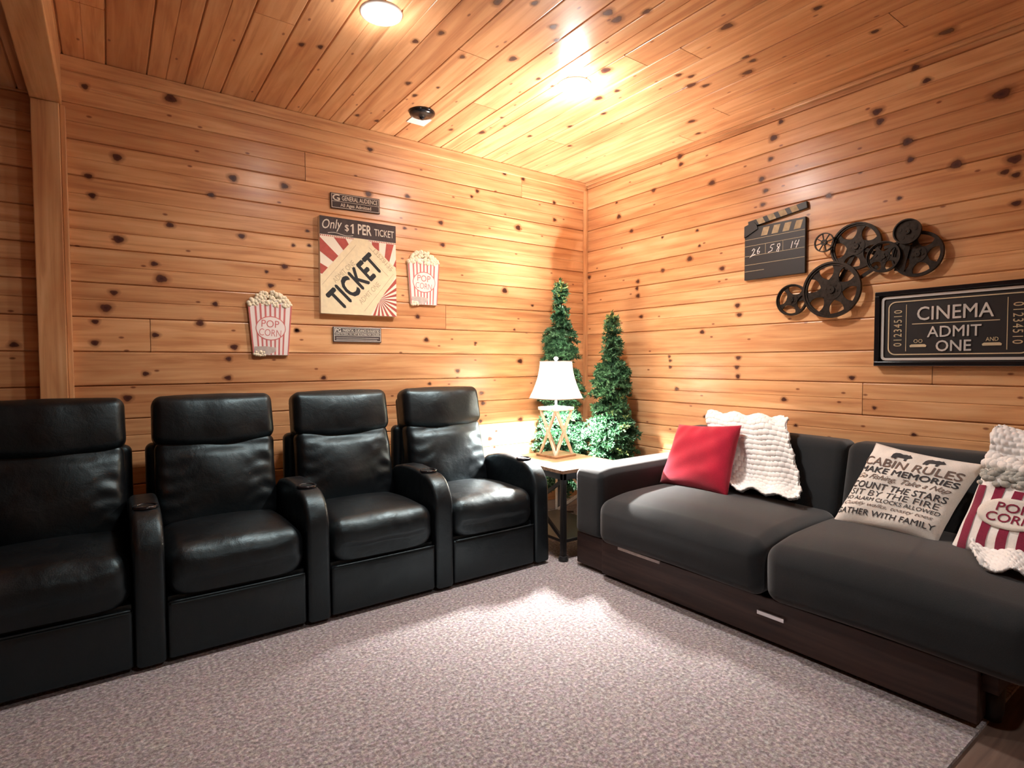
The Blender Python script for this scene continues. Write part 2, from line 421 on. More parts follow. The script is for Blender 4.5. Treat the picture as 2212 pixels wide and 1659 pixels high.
M_bark = plain('brown_trunk', (0.09, 0.045, 0.02), 0.8, noise=0.3)
M_base = plain('pale_baseboard', (0.72, 0.66, 0.58), 0.5)

# knot positions (metres on each surface)
KL = [(-0.064, 2.581, 0.015), (0.303, 2.62, 0.024), (0.059, 2.259, 0.022), (-0.061, 2.143, 0.015), (-0.048, 2.049, 0.015), (0.597, 2.255, 0.022), (0.877, 2.259, 0.018), (0.485, 2.141, 0.015), (0.284, 1.948, 0.015), (0.055, 1.843, 0.022), (0.636, 1.933, 0.015), (0.921, 1.914, 0.01), (1.015, 1.924, 0.01), (0.208, 1.733, 0.015), (0.239, 1.657, 0.024), (0.767, 1.742, 0.01), (0.869, 1.782, 0.015), (0.789, 1.663, 0.015), (0.029, 1.569, 0.015), (-0.006, 1.489, 0.022), (0.493, 1.537, 0.015), (0.415, 1.428, 0.02), (-0.053, 1.417, 0.015), (0.205, 1.356, 0.015), (-0.056, 1.31, 0.015), (0.585, 1.297, 0.02), (0.555, 1.23, 0.015), (0.156, 1.151, 0.015), (0.55, 1.122, 0.015), (0.074, 1.025, 0.018), (0.93, 1.405, 0.01), (1.09, 1.112, 0.015), (1.384, 2.654, 0.015), (1.412, 2.589, 0.015), (1.673, 2.332, 0.015), (2.232, 2.463, 0.015), (1.926, 2.191, 0.015), (2.184, 2.415, 0.01), (2.477, 2.637, 0.015), (2.653, 2.628, 0.015), (2.966, 2.497, 0.015), (2.97, 2.36, 0.015), (2.602, 2.247, 0.022), (1.65, 2.115, 0.01), (1.398, 2.301, 0.022), (1.006, 2.011, 0.01), (1.94, 2.037, 0.015), (1.74, 1.522, 0.015), (1.805, 1.364, 0.018), (0.935, 1.402, 0.015), (2.208, 1.349, 0.01), (2.563, 1.459, 0.01), (2.616, 1.215, 0.02), (2.053, 1.145, 0.015), (1.827, 1.057, 0.01), (2.258, 0.977, 0.015), (2.27, 0.9, 0.018), (2.248, 0.766, 0.015), (2.39, 0.682, 0.01), (2.33, 0.627, 0.02), (2.618, 0.757, 0.018), (2.372, 0.56, 0.01), (2.473, 1.753, 0.022), (2.74, 1.655, 0.01), (-0.365, 1.295, 0.015)]
KC = [(2.321, 1.27, 0.015), (2.45, 1.203, 0.015), (2.439, 1.452, 0.015), (2.31, 1.665, 0.022), (1.99, 1.658, 0.018), (1.986, 1.356, 0.022), (1.905, 1.487, 0.015), (2.061, 1.74, 0.015), (2.833, 1.347, 0.015), (2.938, 1.436, 0.015), (2.782, 1.5, 0.01), (2.391, 1.89, 0.015), (2.41, 2.001, 0.01), (3.228, 1.832, 0.015), (3.15, 2.019, 0.022), (2.982, 2.083, 0.01), (2.892, 1.999, 0.01), (3.019, 2.311, 0.015), (2.992, 2.642, 0.015), (3.37, 1.263, 0.015), (3.377, 1.39, 0.015), (2.784, 0.776, 0.015), (2.752, 0.855, 0.015), (2.366, 2.307, 0.022), (1.774, 1.786, 0.022), (1.786, 1.853, 0.022), (1.674, 1.916, 0.018), (1.538, 2.293, 0.024), (2.125, 2.12, 0.029), (2.244, 2.329, 0.015), (2.491, 2.471, 0.015), (2.749, 2.428, 0.015), (1.937, 2.468, 0.015), (1.908, 2.534, 0.015), (1.967, 2.613, 0.024), (1.925, 2.681, 0.018), (1.633, 2.596, 0.015), (1.633, 2.656, 0.015), (1.712, 2.739, 0.022), (2.254, 3.001, 0.022), (2.346, 3.192, 0.015), (1.236, 2.492, 0.015), (0.979, 3.153, 0.026)]
KR = [(1.848, 2.639, 0.015), (2.582, 2.651, 0.02), (2.573, 2.594, 0.015), (1.893, 2.558, 0.022), (1.909, 2.438, 0.015), (2.32, 2.4, 0.02), (2.817, 2.474, 0.015), (1.967, 2.331, 0.018), (1.939, 2.253, 0.015), (1.956, 2.173, 0.015), (3.191, 2.469, 0.01), (1.157, 2.667, 0.015), (1.107, 2.583, 0.015), (1.325, 2.511, 0.022), (1.311, 2.456, 0.018), (0.816, 2.407, 0.029), (1.184, 2.311, 0.022), (1.168, 2.217, 0.015), (0.764, 2.101, 0.022), (0.978, 2.139, 0.022), (0.797, 2.053, 0.015), (0.758, 2.03, 0.015), (1.564, 2.132, 0.015), (1.214, 2.036, 0.01), (0.754, 1.904, 0.015), (3.166, 2.355, 0.018), (3.034, 2.217, 0.015), (2.434, 2.106, 0.01), (2.733, 2.113, 0.01), (2.414, 1.998, 0.01), (2.493, 1.922, 0.018), (2.727, 1.873, 0.015), (2.237, 1.819, 0.015), (2.966, 1.821, 0.015), (2.975, 1.769, 0.015), (2.965, 1.711, 0.015), (2.932, 1.55, 0.015), (3.503, 1.92, 0.018), (2.122, 1.566, 0.015), (2.108, 1.505, 0.015), (2.386, 1.408, 0.015), (2.663, 1.243, 0.01), (2.654, 1.213, 0.01), (2.654, 1.166, 0.01), (2.111, 1.228, 0.015), (2.121, 1.168, 0.015), (2.113, 1.108, 0.015), (2.595, 1.01, 0.015), (1.425, 1.112, 0.015), (1.804, 0.974, 0.015), (1.31, 0.954, 0.01), (1.731, 0.823, 0.01), (1.127, 0.829, 0.01), (2.358, 0.828, 0.01)]

# ---------------------------------------------------------------- the room
def boards(name, P, u0, u1, v0, v1, pitch, phase, mat, joints=(), knots=(), seed=1, thick=0.03):
    """tongue-and-groove boards; P(u,v,d) -> world, d into the room. One object: boards, grooves and knots."""
    R_ = random.Random(seed); bm = bmesh.new()
    uvl = bm.loops.layers.uv.new('grain'); tone = bm.faces.layers.float.new('tone')
    def quad(pts, uvs, tn, mi=0):
        vs = [bm.verts.new(p) for p in pts]; f = bm.faces.new(vs); f.material_index = mi; f[tone] = tn
        for lp, q in zip(f.loops, uvs): lp[uvl].uv = q
    k = math.floor((v0 - phase)/pitch); v = phase + k*pitch
    while v < v1 - 1e-6:
        a, b = v, v + pitch
        js = sorted([j for j, jv in joints if a < jv < b])
        if not js:
            x = u0 + R_.uniform(0.8, 3.2)
            while x < u1 - 0.5:
                if not any(True for _ in ()): js.append(x)
                x += R_.uniform(2.6, 3.8)
            if joints: js = [x for x in js if x < -0.5 or x > 5]
        cuts = [u0] + js + [u1]
        half = R_.random() < 0.7
        prof = [(0, -0.010), (0.0018, -0.010), (0.0052, -0.0010), (0.008, 0)]
        if half: prof += [(pitch/2-0.0028, 0), (pitch/2, -0.0035), (pitch/2+0.0028, 0)]
        prof += [(pitch-0.006, 0), (pitch-0.003, -0.0010), (pitch, -0.010)]
        for c0, c1 in zip(cuts, cuts[1:]):
            ou, ov = R_.uniform(0, 60), R_.uniform(0, 60); tn = R_.random()
            e0 = c0 + (0.0015 if c0 > u0 else 0); e1 = c1 - (0.0015 if c1 < u1 else 0)
            for (p0, d0), (p1, d1) in zip(prof, prof[1:]):
                q0, q1 = max(v0, a+p0), min(v1, a+p1)
                if q1 <= q0: continue
                quad([P(e0, q0, d0), P(e1, q0, d0), P(e1, q1, d1), P(e0, q1, d1)], [(e0+ou, q0+ov), (e1+ou, q0+ov), (e1+ou, q1+ov), (e0+ou, q1+ov)], tn)
            for e in (e0, e1):
                quad([P(e, max(v0, a), 0), P(e, min(v1, b), 0), P(e, min(v1, b), -0.010), P(e, max(v0, a), -0.010)], [(ou, ov)]*4, 0)
        v += pitch
    c = [P(u, vv, d) for d in (-0.0101, -thick) for u, vv in ((u0, v0), (u1, v0), (u1, v1), (u0, v1))]
    for q in ((0, 1, 2, 3), (4, 5, 6, 7), (0, 1, 5, 4), (1, 2, 6, 5), (2, 3, 7, 6), (3, 0, 4, 7)):
        quad([c[i] for i in q], [(0, 0)]*4, 0)
    for (ku, kv, kr) in knots:
        if not (u0 + kr < ku < u1 - kr and v0 + kr < kv < v1 - kr): continue
        R2 = kr*2.0; ax = R_.uniform(1.0, 1.35); ay = R_.uniform(0.8, 1.0); n = 18
        cen = bm.verts.new(P(ku, kv, 0.0006)); rg = []
        for i in range(n):
            an = 2*PI*i/n; q = R2*(1 + 0.10*math.sin(3*an + ku*9))
            rg.append(bm.verts.new(P(ku + q*ax*math.cos(an), kv + q*ay*math.sin(an), 0.0006)))
        for i in range(n):
            f = bm.faces.new((cen, rg[i], rg[(i+1) % n])); f.material_index = 1
            for lp, q in zip(f.loops, [(0, 0), (math.cos(2*PI*i/n), math.sin(2*PI*i/n)), (math.cos(2*PI*(i+1)/n), math.sin(2*PI*(i+1)/n))]): lp[uvl].uv = q
    me = bpy.data.meshes.new(name); bm.to_mesh(me); bm.free(); me.materials.append(mat); me.materials.append(M_knot)
    o = bpy.data.objects.new(name, me); COL.objects.link(o); o['kind'] = 'structure'
    return o
def more(kn, n, u0, u1, v0, v1, seed, skip):
    R_ = random.Random(seed); out = list(kn)
    while n > 0:
        u, v = R_.uniform(u0, u1), R_.uniform(v0, v1)
        if skip(u, v): n -= 1; continue
        out.append((u, v, R_.choice((0.010, 0.014, 0.018, 0.022)))); n -= 1
    return out
KL = [(k[0], k[1], k[2]) for k in KL]
JL = [(1.96, 1.50), (0.999, 2.40), (2.639, 2.60), (0.182, 1.35)]
JR = [(1.37, 1.003), (1.055, 1.25)]
boards('wall_left', lambda u, v, d: (u, YW - d, v), XL, XW, 0.0, ZC, 0.1745, 1.2645, M_pine, JL,
       more(KL, 60, XL, -0.4, 0.2, 2.6, 3, lambda u, v: False), 11)
boards('wall_right', lambda u, v, d: (XW - d, u, v), YB, YW, 0.0, ZC, 0.1745, 1.0850, M_pine, JR,
       more(KR, 50, YB, 0.6, 0.2, 2.6, 4, lambda u, v: False), 22)
boards('ceiling', lambda u, v, d: (v, u, ZC - d), YB, YW, -0.27, XW, 0.1725, 1.575, M_pinec, (),
       more([(k[0], k[1], k[2]) for k in KC], 50, YB, 1.3, 0.2, 3.2, 5, lambda u, v: u > 1.2), 33)
boards('ceiling', lambda u, v, d: (v, u, 2.50 - d), YB, YW, XL, -0.27, 0.1725, 1.575, M_pinec, (), [], 34)
boards('wall_far_left', lambda u, v, d: (XL + d, u, v), YB, YW, 0.0, 2.5, 0.1745, 1.0850, M_pine, (), [], 44)
boards('wall_back', lambda u, v, d: (u, YB + d, v), XL, XW, 0.0, ZC, 0.1745, 1.2645, M_pine, (), [], 55)

def structure(name, bm, mat, **k):
    o = link(name, bm, mat, **k); o['kind'] = 'structure'; return o
bm = bmesh.new(); box(bm, XL, XW, YB, YW, -0.06, -0.012); structure('floor', bm, M_darkfloor, smooth=False)
bm = bmesh.new(); box(bm, XL, XW, 0.572, YW, -0.012, 0.0); structure('floor', bm, M_carpet, smooth=False)
def grain_uv(o, axis):
    me = o.data; uv = me.uv_layers.new(name='grain'); at = me.attributes.new('tone', 'FLOAT', 'FACE')
    for d in at.data: d.value = 0.55
    for p in me.polygons:
        for li in p.loop_indices:
            c = me.vertices[me.loops[li].vertex_index].co; a = c[axis]; b = sum(c[i] for i in range(3) if i != axis)
            uv.data[li].uv = (a + 7.3, b + 3.1)
def trim(name, axis, *boxes):
    bm = bmesh.new()
    for b in boxes: box(bm, *b, bev=0.004)
    o = structure(name, bm, M_trim, smooth=False); grain_uv(o, axis); return o
trim('trim_ceiling_left', 0, (-0.26, XW, YW-0.020, YW-0.001, ZC-0.068, ZC-0.001))
trim('trim_ceiling_right', 1, (XW-0.022, XW-0.001, YB, YW-0.02, ZC-0.022, ZC-0.001))
trim('trim_corner', 2, (XW-0.030, XW-0.001, YW-0.030, YW-0.001, 0.0, ZC-0.066))
trim('trim_post', 2, (-0.272, -0.165, YW-0.055, YW-0.001, 0.0, 2.455), (-0.1645, -0.143, YW-0.035, YW-0.001, 0.0, 2.455))
trim('trim_beam', 1, (-0.275, -0.157, YB, YW-0.001, 2.456, ZC-0.001))
bm = bmesh.new(); box(bm, -0.14, XW, YW-0.014, YW, 0.0, 0.075, 0.003); structure('baseboard_left', bm, M_base, smooth=False)
bm = bmesh.new(); box(bm, XW-0.014, XW, 0.57, YW-0.014, 0.0, 0.075, 0.003); structure('baseboard_right', bm, M_base, smooth=False)

# ---------------------------------------------------------------- recessed downlights and ceiling sensor
DL = ['recessed round downlight glowing white, farther left along the ceiling', 'recessed round downlight glowing white, nearest the room corner',
      'recessed round downlight in the same row overhead, just behind the viewer']
for i, (x, y) in enumerate(DOWNLIGHTS):
    t = empty('downlight', (x, y, ZC), DL[i], 'ceiling light', 'recessed ceiling downlights')
    bm = bmesh.new(); lathe(bm, [(0.062, -0.001), (0.062, -0.008), (0.070, -0.012), (0.088, -0.006), (0.090, -0.0005)], 40); link('trim_ring', bm, M_white, t)
    bm = bmesh.new(); lathe(bm, [(0, -0.026), (0.025, -0.024), (0.048, -0.016), (0.0615, -0.004), (0.0615, -0.001), (0, -0.001)], 40); link('lens', bm, M_glow, t)
t = empty('ceiling_sensor', (1.565, 3.105, ZC), 'black round dome sensor with a white square plate on the pine ceiling', 'ceiling sensor')
bm = bmesh.new(); lathe(bm, [(0, -0.034), (0.018, -0.034), (0.024, -0.026), (0.05, -0.026), (0.074, -0.016), (0.078, -0.006), (0.076, -0.0005), (0, -0.0005)], 40); link('dome', bm, M_blackgloss, t)
bm = bmesh.new(); lathe(bm, [(0, -0.045), (0.012, -0.044), (0.016, -0.036), (0.016, -0.0335), (0, -0.0335)], 24); link('lens', bm, M_blackgloss, t)
bm = bmesh.new(); box(bm, -0.025, 0.095, 0.06, 0.168, -0.006, -0.0005, 0.002); link('mounting_plate', bm, M_white, t, smooth=False)

# ---------------------------------------------------------------- recliners
ARM = [(0.0, 0.02), (0.0, 0.40)] + [(0.155*(1-math.cos(a)), 0.44 + 0.165*math.sin(a)) for a in [PI/2*i/10 for i in range(11)]] + \
      [(0.24, 0.617), (0.34, 0.622), (0.44, 0.615), (0.53, 0.595), (0.61, 0.55), (0.66, 0.48), (0.68, 0.40), (0.68, 0.02)]
def add_arm(t, x):
    bm = bmesh.new(); round_prism(bm, ARM, 0.106, 0.022, 4, lambda a, u, v: (x + a, u, v))
    a = link('armrest', bm, M_leather, t, angle=50)
    bm = bmesh.new(); M = Matrix.Translation((x, 0.185, 0.6095))
    lathe(bm, [(0.036, 0.001), (0.036, 0.006), (0.041, 0.009), (0.046, 0.006), (0.047, -0.002)], 32, M)
    lathe(bm, [(0.0, 0.001), (0.036, 0.001)], 32, M)
    link('cup_holder', bm, M_blackgloss, a)
def make_recliner(x, label, left_arm=False):
    t = empty('recliner', (x, 2.585, 0), label, 'recliner', 'black leather recliners in a row')
    bm = bmesh.new(); box(bm, -0.268, 0.268, 0.03, 0.66, 0.02, 0.27, 0.01); link('base', bm, M_leather, t, angle=40)
    bm = bmesh.new()
    softbox(bm, (0, 0.030, 0.137), (0.540, 0.055, 0.232), 0.016, (16, 3, 8), (0, (0.006, 0), 0))
    link('footrest', bm, M_leather, t)
    bm = bmesh.new()
    tube(bm, [(-0.262 + 0.524*i/20, 0.0035 - 0.003*math.sin(PI*i/20), 0.253) for i in range(21)], 0.004, 8); link('piping', bm, M_leather, t)
    bm = bmesh.new()
    def seatf(p, un):
        wv = 0.0035*math.sin(p.x*31+1.3)*math.exp(-((p.y-0.02)/0.05)**2)*(1 if p.z > 0.3 else 0)
        dip = -0.012*math.exp(-((p.y-0.50)/0.16)**2)
        if p.z < 0.335 and p.y < 0.070: p.y += (0.008 - p.y)*(1-abs(un.x)**6)
        return (p.x, p.y, p.z + wv + (dip if un.z > 0.5 else 0))
    softbox(bm, (0, 0.300, 0.362), (0.540, 0.590, 0.190), 0.066, (18, 14, 4), (0, (0.016, 0), (0, 0.030)), seatf, 6)
    link('seat_cushion', bm, M_leather, t)
    a = math.radians(12.5); o0 = Vector((0, 0.485, 0.425))
    T = Vector((0, math.cos(a), -math.sin(a))); S = Vector((0, math.sin(a), math.cos(a)))   # thickness (backwards), height
    def place(p, un=None):
        s = p.z; tp = 1.0 - 0.035*max(0, s)/0.64
        q = o0 + Vector((p.x*tp, 0, 0)) + T*p.y + S*s
        return q
    def lumb(p, un):
        if un.y < 0.2:
            e = max(0, abs(un.x) - 0.38)/0.62; sd = 1 if un.x > 0 else -1
            wr = math.sin(p.z*86 + sd*1.7 + 2.1*math.sin(p.x*23) + x*5)*0.5 + math.sin(p.z*51 + p.x*40*sd + x*9)*0.5
            p.y += 0.0085*wr*(e**0.8)*(1-e**6) * math.exp(-((p.z-0.20)/0.16)**2)
            p.y += 0.004*math.sin(p.x*17 + p.z*13 + x*3)
            p.y += 0.016*math.exp(-((p.z-0.375)/0.03)**2)*(1-0.6*un.x*un.x)
        return place(p)
    bm = bmesh.new(); softbox(bm, (0, 0.060, 0.205), (0.545, 0.120, 0.43), 0.040, (44, 3, 50), (0, (0.050, 0), 0), lumb, 5); link('lumbar_pad', bm, M_leather, t)
    def head(p, un):
        sag = -0.042*(1-un.x**2) if un.z < -0.2 else 0.0
        p.y += 0.002*math.sin(p.x*29+x*7)
        return place(Vector((p.x, p.y, p.z + sag*(0.2-un.z)/1.2)))
    bm = bmesh.new(); softbox(bm, (0, 0.062, 0.522), (0.565, 0.140, 0.232), 0.042, (24, 4, 12), (0, (0.034, 0.01), (0, 0.010)), head, 6); link('headrest_pad', bm, M_leather, t)
    bm = bmesh.new(); softbox(bm, (0, 0.145, 0.275), (0.535, 0.075, 0.66), 0.03, (8, 3, 8), (0, (0, 0.02), 0), place, 4); link('back_shell', bm, M_leather, t)
    bm = bmesh.new(); softbox(bm, (0, 0.735, 0.44), (0.60, 0.085, 0.74), 0.035, (8, 3, 8), (0, (0, 0.01), 0), None, 4); link('rear_panel', bm, M_leather, t)
    add_arm(t, 0.327)
    if left_arm: add_arm(t, -0.327)
    return t
make_recliner(-0.219, 'black leather recliner cut off by the left edge, bluish sheen on its creased back', True)
make_recliner(0.434, 'black leather recliner directly below the lower popcorn sign')
make_recliner(1.087, 'black leather recliner below the ticket canvas, between two other recliners')
make_recliner(1.740, 'black leather recliner at the end of the row beside the lamp table, brightly lit')

# ---------------------------------------------------------------- sofa
S0 = empty('sofa', (2.222, 2.468, 0), 'charcoal fabric two-cushion sofa bed on a dark wooden drawer base', 'sofa', None, math.radians(1.25))
bm = bmesh.new()
box(bm, 0.012, 0.94, -0.212, -0.002, 0.02, 0.205, 0.006); box(bm, 0.05, 0.94, -1.935, -0.21, 0.115, 0.20, 0.004)
bs = link('base', bm, M_walnut, S0, smooth=False)
bm = bmesh.new(); box(bm, 0.0, 0.028, -1.893, -0.217, 0.018, 0.198, 0.004); box(bm, 0.028, 0.90, -1.893, -1.87, 0.018, 0.17); box(bm, 0.028, 0.90, -0.24, -0.217, 0.018, 0.17); box(bm, 0.028, 0.90, -1.87, -0.24, 0.018, 0.03)
dr = link('trundle_drawer', bm, M_walnut, S0, smooth=False)
bm = bmesh.new(); box(bm, -0.016, -0.008, -1.262, -1.145, 0.123, 0.141, 0.002); box(bm, -0.010, 0.001, -1.255, -1.248, 0.128, 0.136); box(bm, -0.010, 0.001, -1.159, -1.152, 0.128, 0.136)
h = link('handle', bm, M_steel, dr, smooth=False); h['label'] = 'brushed silver bar handle'
bm = bmesh.new(); box(bm, -0.006, 0.004, -0.62, -0.34, 0.184, 0.200, 0.002); h = link('pull_bar', bm, M_popgrey, dr, smooth=False)
for fx, fy in ((0.12, -1.905), (0.85, -1.905), (0.85, -0.10)):
    bm = bmesh.new(); lathe(bm, [(0, 0.0), (0.024, 0.0), (0.030, 0.03), (0.034, 0.1 if fy > -1 else 0.118), (0, 0.1 if fy > -1 else 0.118)], 20, Matrix.Translation((fx, fy, 0))); link('foot', bm, M_black, S0)
def armf(p, un):
    rise = 0.022*min(1, max(0, (p.x)/0.10))**0.6
    return (p.x, p.y, p.z + (rise if un.z > 0 else 0))
bm = bmesh.new(); softbox(bm, (0.475, -0.106, 0.388), (0.96, 0.212, 0.372), 0.034, (20, 5, 8), (0, 0.004, (0, 0.006)), armf, 5); link('armrest', bm, M_sofa, S0)
def seat(y0, y1):
    def fn(p, un):
        if un.z > 0: p.z += -0.030*max(0, 1-(p.x+0.05)/0.22)**1.6
        p.z += 0.003*math.sin(p.x*9+p.y*7)
        return p
    bm = bmesh.new(); softbox(bm, (0.325, (y0+y1)/2, 0.329), (0.74, abs(y1-y0)-0.004, 0.262), 0.062, (16, 18, 4), ((0.012, 0), 0.003, (0, 0.030)), fn, 7)
    return link('seat_cushion', bm, M_sofa, S0)
seat(-0.214, -1.178); seat(-1.180, -2.05)
def backc(y0, y1):
    def fn(p, un):
        return (p.x + (p.z-0.44)*0.24, p.y, p.z)
    bm = bmesh.new(); softbox(bm, (0.735, (y0+y1)/2, 0.600), (0.165, abs(y1-y0)-0.004, 0.395), 0.045, (4, 18, 12), ((0.022, 0), 0.003, (0, 0.008)), fn, 6)
    return link('back_cushion', bm, M_sofa, S0)
backc(-0.216, -1.178); backc(-1.180, -2.09)
bm = bmesh.new(); softbox(bm, (0.935, -1.15, 0.475), (0.10, 1.88, 0.55), 0.03, (3, 20, 8), (0, 0, 0), None, 4); link('back_frame', bm, M_sofa, S0)

# ---------------------------------------------------------------- pillows
def bil(C, u, v):
    return C[0]*(1-u)*(1-v) + C[1]*u*(1-v) + C[2]*u*v + C[3]*(1-u)*v
class Pillow:
    """C: corners bottom-left, bottom-right, top-right, top-left seen from the front; thickness th"""
    def __init__(s, name, C, th, mat, label, seed=0, n=40, pinch=0.055, wr=0.004):
        s.C = [Vector(c) for c in C]; s.th = th; s.sd = seed; s.pinch = pinch; s.wr = wr
        s.nrm = (s.C[1]-s.C[0]).cross(s.C[3]-s.C[0]).normalized()      # towards the viewer
        bm = bmesh.new(); g = {}
        for side in (1, -1):
            for i in range(n+1):
                for j in range(n+1):
                    if side == -1 and (i in (0, n) or j in (0, n)): g[side, i, j] = g[1, i, j]; continue
                    g[side, i, j] = bm.verts.new(s.at(i/n, j/n, side))
            for i in range(n):
                for j in range(n):
                    q = [g[side, i, j], g[side, i+1, j], g[side, i+1, j+1], g[side, i, j+1]]
                    if side == -1: q.reverse()
                    bm.faces.new(q)
        s.o = link(name, bm, mat); tag(s.o, label, 'pillow')
    def at(s, u, v, side=1, off=0.0):
        a, b = 2*u-1, 2*v-1
        pu = s.pinch*(1-b*b); pv = s.pinch*(1-a*a)                      # edges drawn in between the corners
        u2 = 0.5 + 0.5*a*(1-pu); v2 = 0.5 + 0.5*b*(1-pv)
        h = (max(0, 1-a**4)*max(0, 1-b**4))**0.55*s.th/2
        e = max(abs(a), abs(b))
        wv = s.wr*math.sin(11*a*b + 7*a + s.sd) * (e**2) * (1-e**8) + s.wr*0.8*math.sin(9*b - 5*a + 2*s.sd)*(1-e**4)
        return bil(s.C, u2, v2) + s.nrm*(side*h + wv + off)
# crimson
Pillow('throw_pillow', [(2.700, 2.240, 0.470), (2.690, 1.770, 0.470), (2.862, 1.800, 0.848), (2.872, 2.232, 0.815)], 0.13, M_velvet,
       'plain crimson velvet pillow leaning in the corner between sofa arm and back', 1.0)
cab = Pillow('throw_pillow', [(2.715, 1.245, 0.452), (2.665, 0.820, 0.470), (2.865, 0.722, 0.782), (2.895, 1.135, 0.822)], 0.11, M_linen,
       'cream pillow printed with cabin rules lettering in black and brown', 2.2, wr=0.005)
bm = bmesh.new()
def on(P_, cx, cy, rot=0.0, off=0.0022):
    c, s_ = math.cos(rot), math.sin(rot)
    return lambda u, v, d=0: P_.at(min(0.985, max(0.015, cx + (u*c - v*s_))), min(0.985, max(0.015, cy + (u*s_ + v*c))), 1, off + d)
LINES = [('CABIN RULES', 0.885, 0.085, 0.775, 0.0, 0.012, 1), ('MAKE MEMORIES', 0.90, 0.062, 0.672, 0, 0.022, 0), ('Go Fishing, Take a Nap', 0.86, 0.068, 0.577, 0.45, 0.004, 1),
         ('COUNT THE STARS', 0.88, 0.068, 0.478, 0, 0.010, 0), ('SIT BY THE FIRE', 0.82, 0.062, 0.388, 0, -0.004, 0), ('NO ALARM CLOCKS ALLOWED', 0.88, 0.040, 0.312, 0, 0.004, 0),
         ('Cuddly walks, toasty toes', 0.82, 0.048, 0.240, 0.4, 0.0, 1), ('GATHER WITH FAMILY', 0.90, 0.058, 0.150, 0.0, 0.006, 0)]
for body, wd, hh, cy, sh, bo, mi in LINES:
    put_text(bm, text_polys(body, wd*1.06, hh*1.12, sh, bo), on(cab, 0.485, cy), mi)
lt = link('printed_lettering', bm, [M_inkcloth, M_inkbrown], cab.o, smooth=False)
# two walking bears above the lettering
BEAR = [(-0.075, -0.028), (-0.072, 0.010), (-0.060, 0.026), (-0.030, 0.034), (0.0, 0.028), (0.025, 0.034), (0.045, 0.030), (0.055, 0.038), (0.062, 0.030), (0.082, 0.016), (0.084, 0.008), (0.064, 0.002),
        (0.050, -0.004), (0.050, -0.030), (0.030, -0.030), (0.032, -0.010), (0.010, -0.006), (-0.030, -0.008), (-0.034, -0.030), (-0.052, -0.030), (-0.050, -0.014), (-0.060, -0.028)]
for cx in (0.36, 0.66):
    bm = bmesh.new(); f = on(cab, cx, 0.885, 0, 0.003); bm.faces.new([bm.verts.new(f(u*1.15, v*1.3)) for u, v in BEAR])
    bmesh.ops.triangulate(bm, faces=bm.faces); link('printed_bear', bm, M_inkcloth, cab.o, smooth=False)

pop = Pillow('throw_pillow', [(2.660, 0.780, 0.458), (2.600, 0.395, 0.470), (2.790, 0.335, 0.800), (2.830, 0.705, 0.835)], 0.12, M_sherpa,
       'fluffy white pillow shaped like a maroon striped popcorn bag', 3.1, wr=0.004)
bm = bmesh.new()
def patch(bm, P_, poly_u, v0, v1, off, n=14, mi=0):
    """strip between two u-functions on the pillow front"""
    g = [[bm.verts.new(P_.at(poly_u[0](v0+(v1-v0)*j/n)*(1-i/3)+poly_u[1](v0+(v1-v0)*j/n)*i/3, v0+(v1-v0)*j/n, 1, off)) for i in range(4)] for j in range(n+1)]
    for j in range(n):
        for i in range(3): bm.faces.new((g[j][i], g[j][i+1], g[j+1][i+1], g[j+1][i])).material_index = mi
for k in range(6):
    a, b = 0.05 + k*0.165, 0.05 + k*0.165 + 0.085
    patch(bm, pop, (lambda v, a=a: 0.5+(a-0.5)*(0.94+0.10*v), lambda v, b=b: 0.5+(b-0.5)*(0.94+0.10*v)), 0.03, 0.66 + 0.02*(k % 2), 0.003)
link('stripes', bm, M_maroon, pop.o)
bm = bmesh.new()
n = 36; cen = bm.verts.new(pop.at(0.44, 0.42, 1, 0.012))
RG = [[bm.verts.new(pop.at(0.44+f*0.30*math.cos(2*PI*i/n), 0.42+f*0.155*math.sin(2*PI*i/n), 1, 0.012 if f < 0.99 else 0.004)) for i in range(n)] for f in (0.2, 0.4, 0.6, 0.8, 0.96, 1.0)]
for i in range(n):
    bm.faces.new((cen, RG[0][i], RG[0][(i+1) % n]))
    for A, B in zip(RG, RG[1:]): bm.faces.new((A[i], B[i], B[(i+1) % n], A[(i+1) % n]))
ov = link('oval_patch', bm, M_linen, pop.o)
bm = bmesh.new()
put_text(bm, text_polys('POP', 0.26, 0.085, 0, 0.010), on(pop, 0.44, 0.475, 0, 0.014)); put_text(bm, text_polys('CORN', 0.38, 0.085, 0, 0.010), on(pop, 0.44, 0.37, 0, 0.014))
link('lettering', bm, M_maroon, pop.o, smooth=False)
bm = bmesh.new(); R9 = random.Random(5)
for k in range(110):
    u, v = R9.uniform(0.04, 0.96), R9.uniform(0.68, 0.86); r = R9.uniform(0.010, 0.017)
    M = Matrix.Translation(pop.at(u, v, 1, 0.004)) @ Matrix.Diagonal((1, 1, 0.8, 1)); bmesh.ops.create_icosphere(bm, subdivisions=2, radius=r, matrix=M)
o = link('fleck_pile', bm, M_greyknit, pop.o); o['kind'] = 'stuff'
bm = bmesh.new()
for k in range(90):
    u, v = R9.uniform(0.03, 0.97), R9.uniform(0.88, 0.985); r = R9.uniform(0.013, 0.021)
    bmesh.ops.create_icosphere(bm, subdivisions=2, radius=r, matrix=Matrix.Translation(pop.at(u, v, 1, 0.004)))
o = link('popcorn_tufts', bm, M_sherpa, pop.o); o['kind'] = 'stuff'

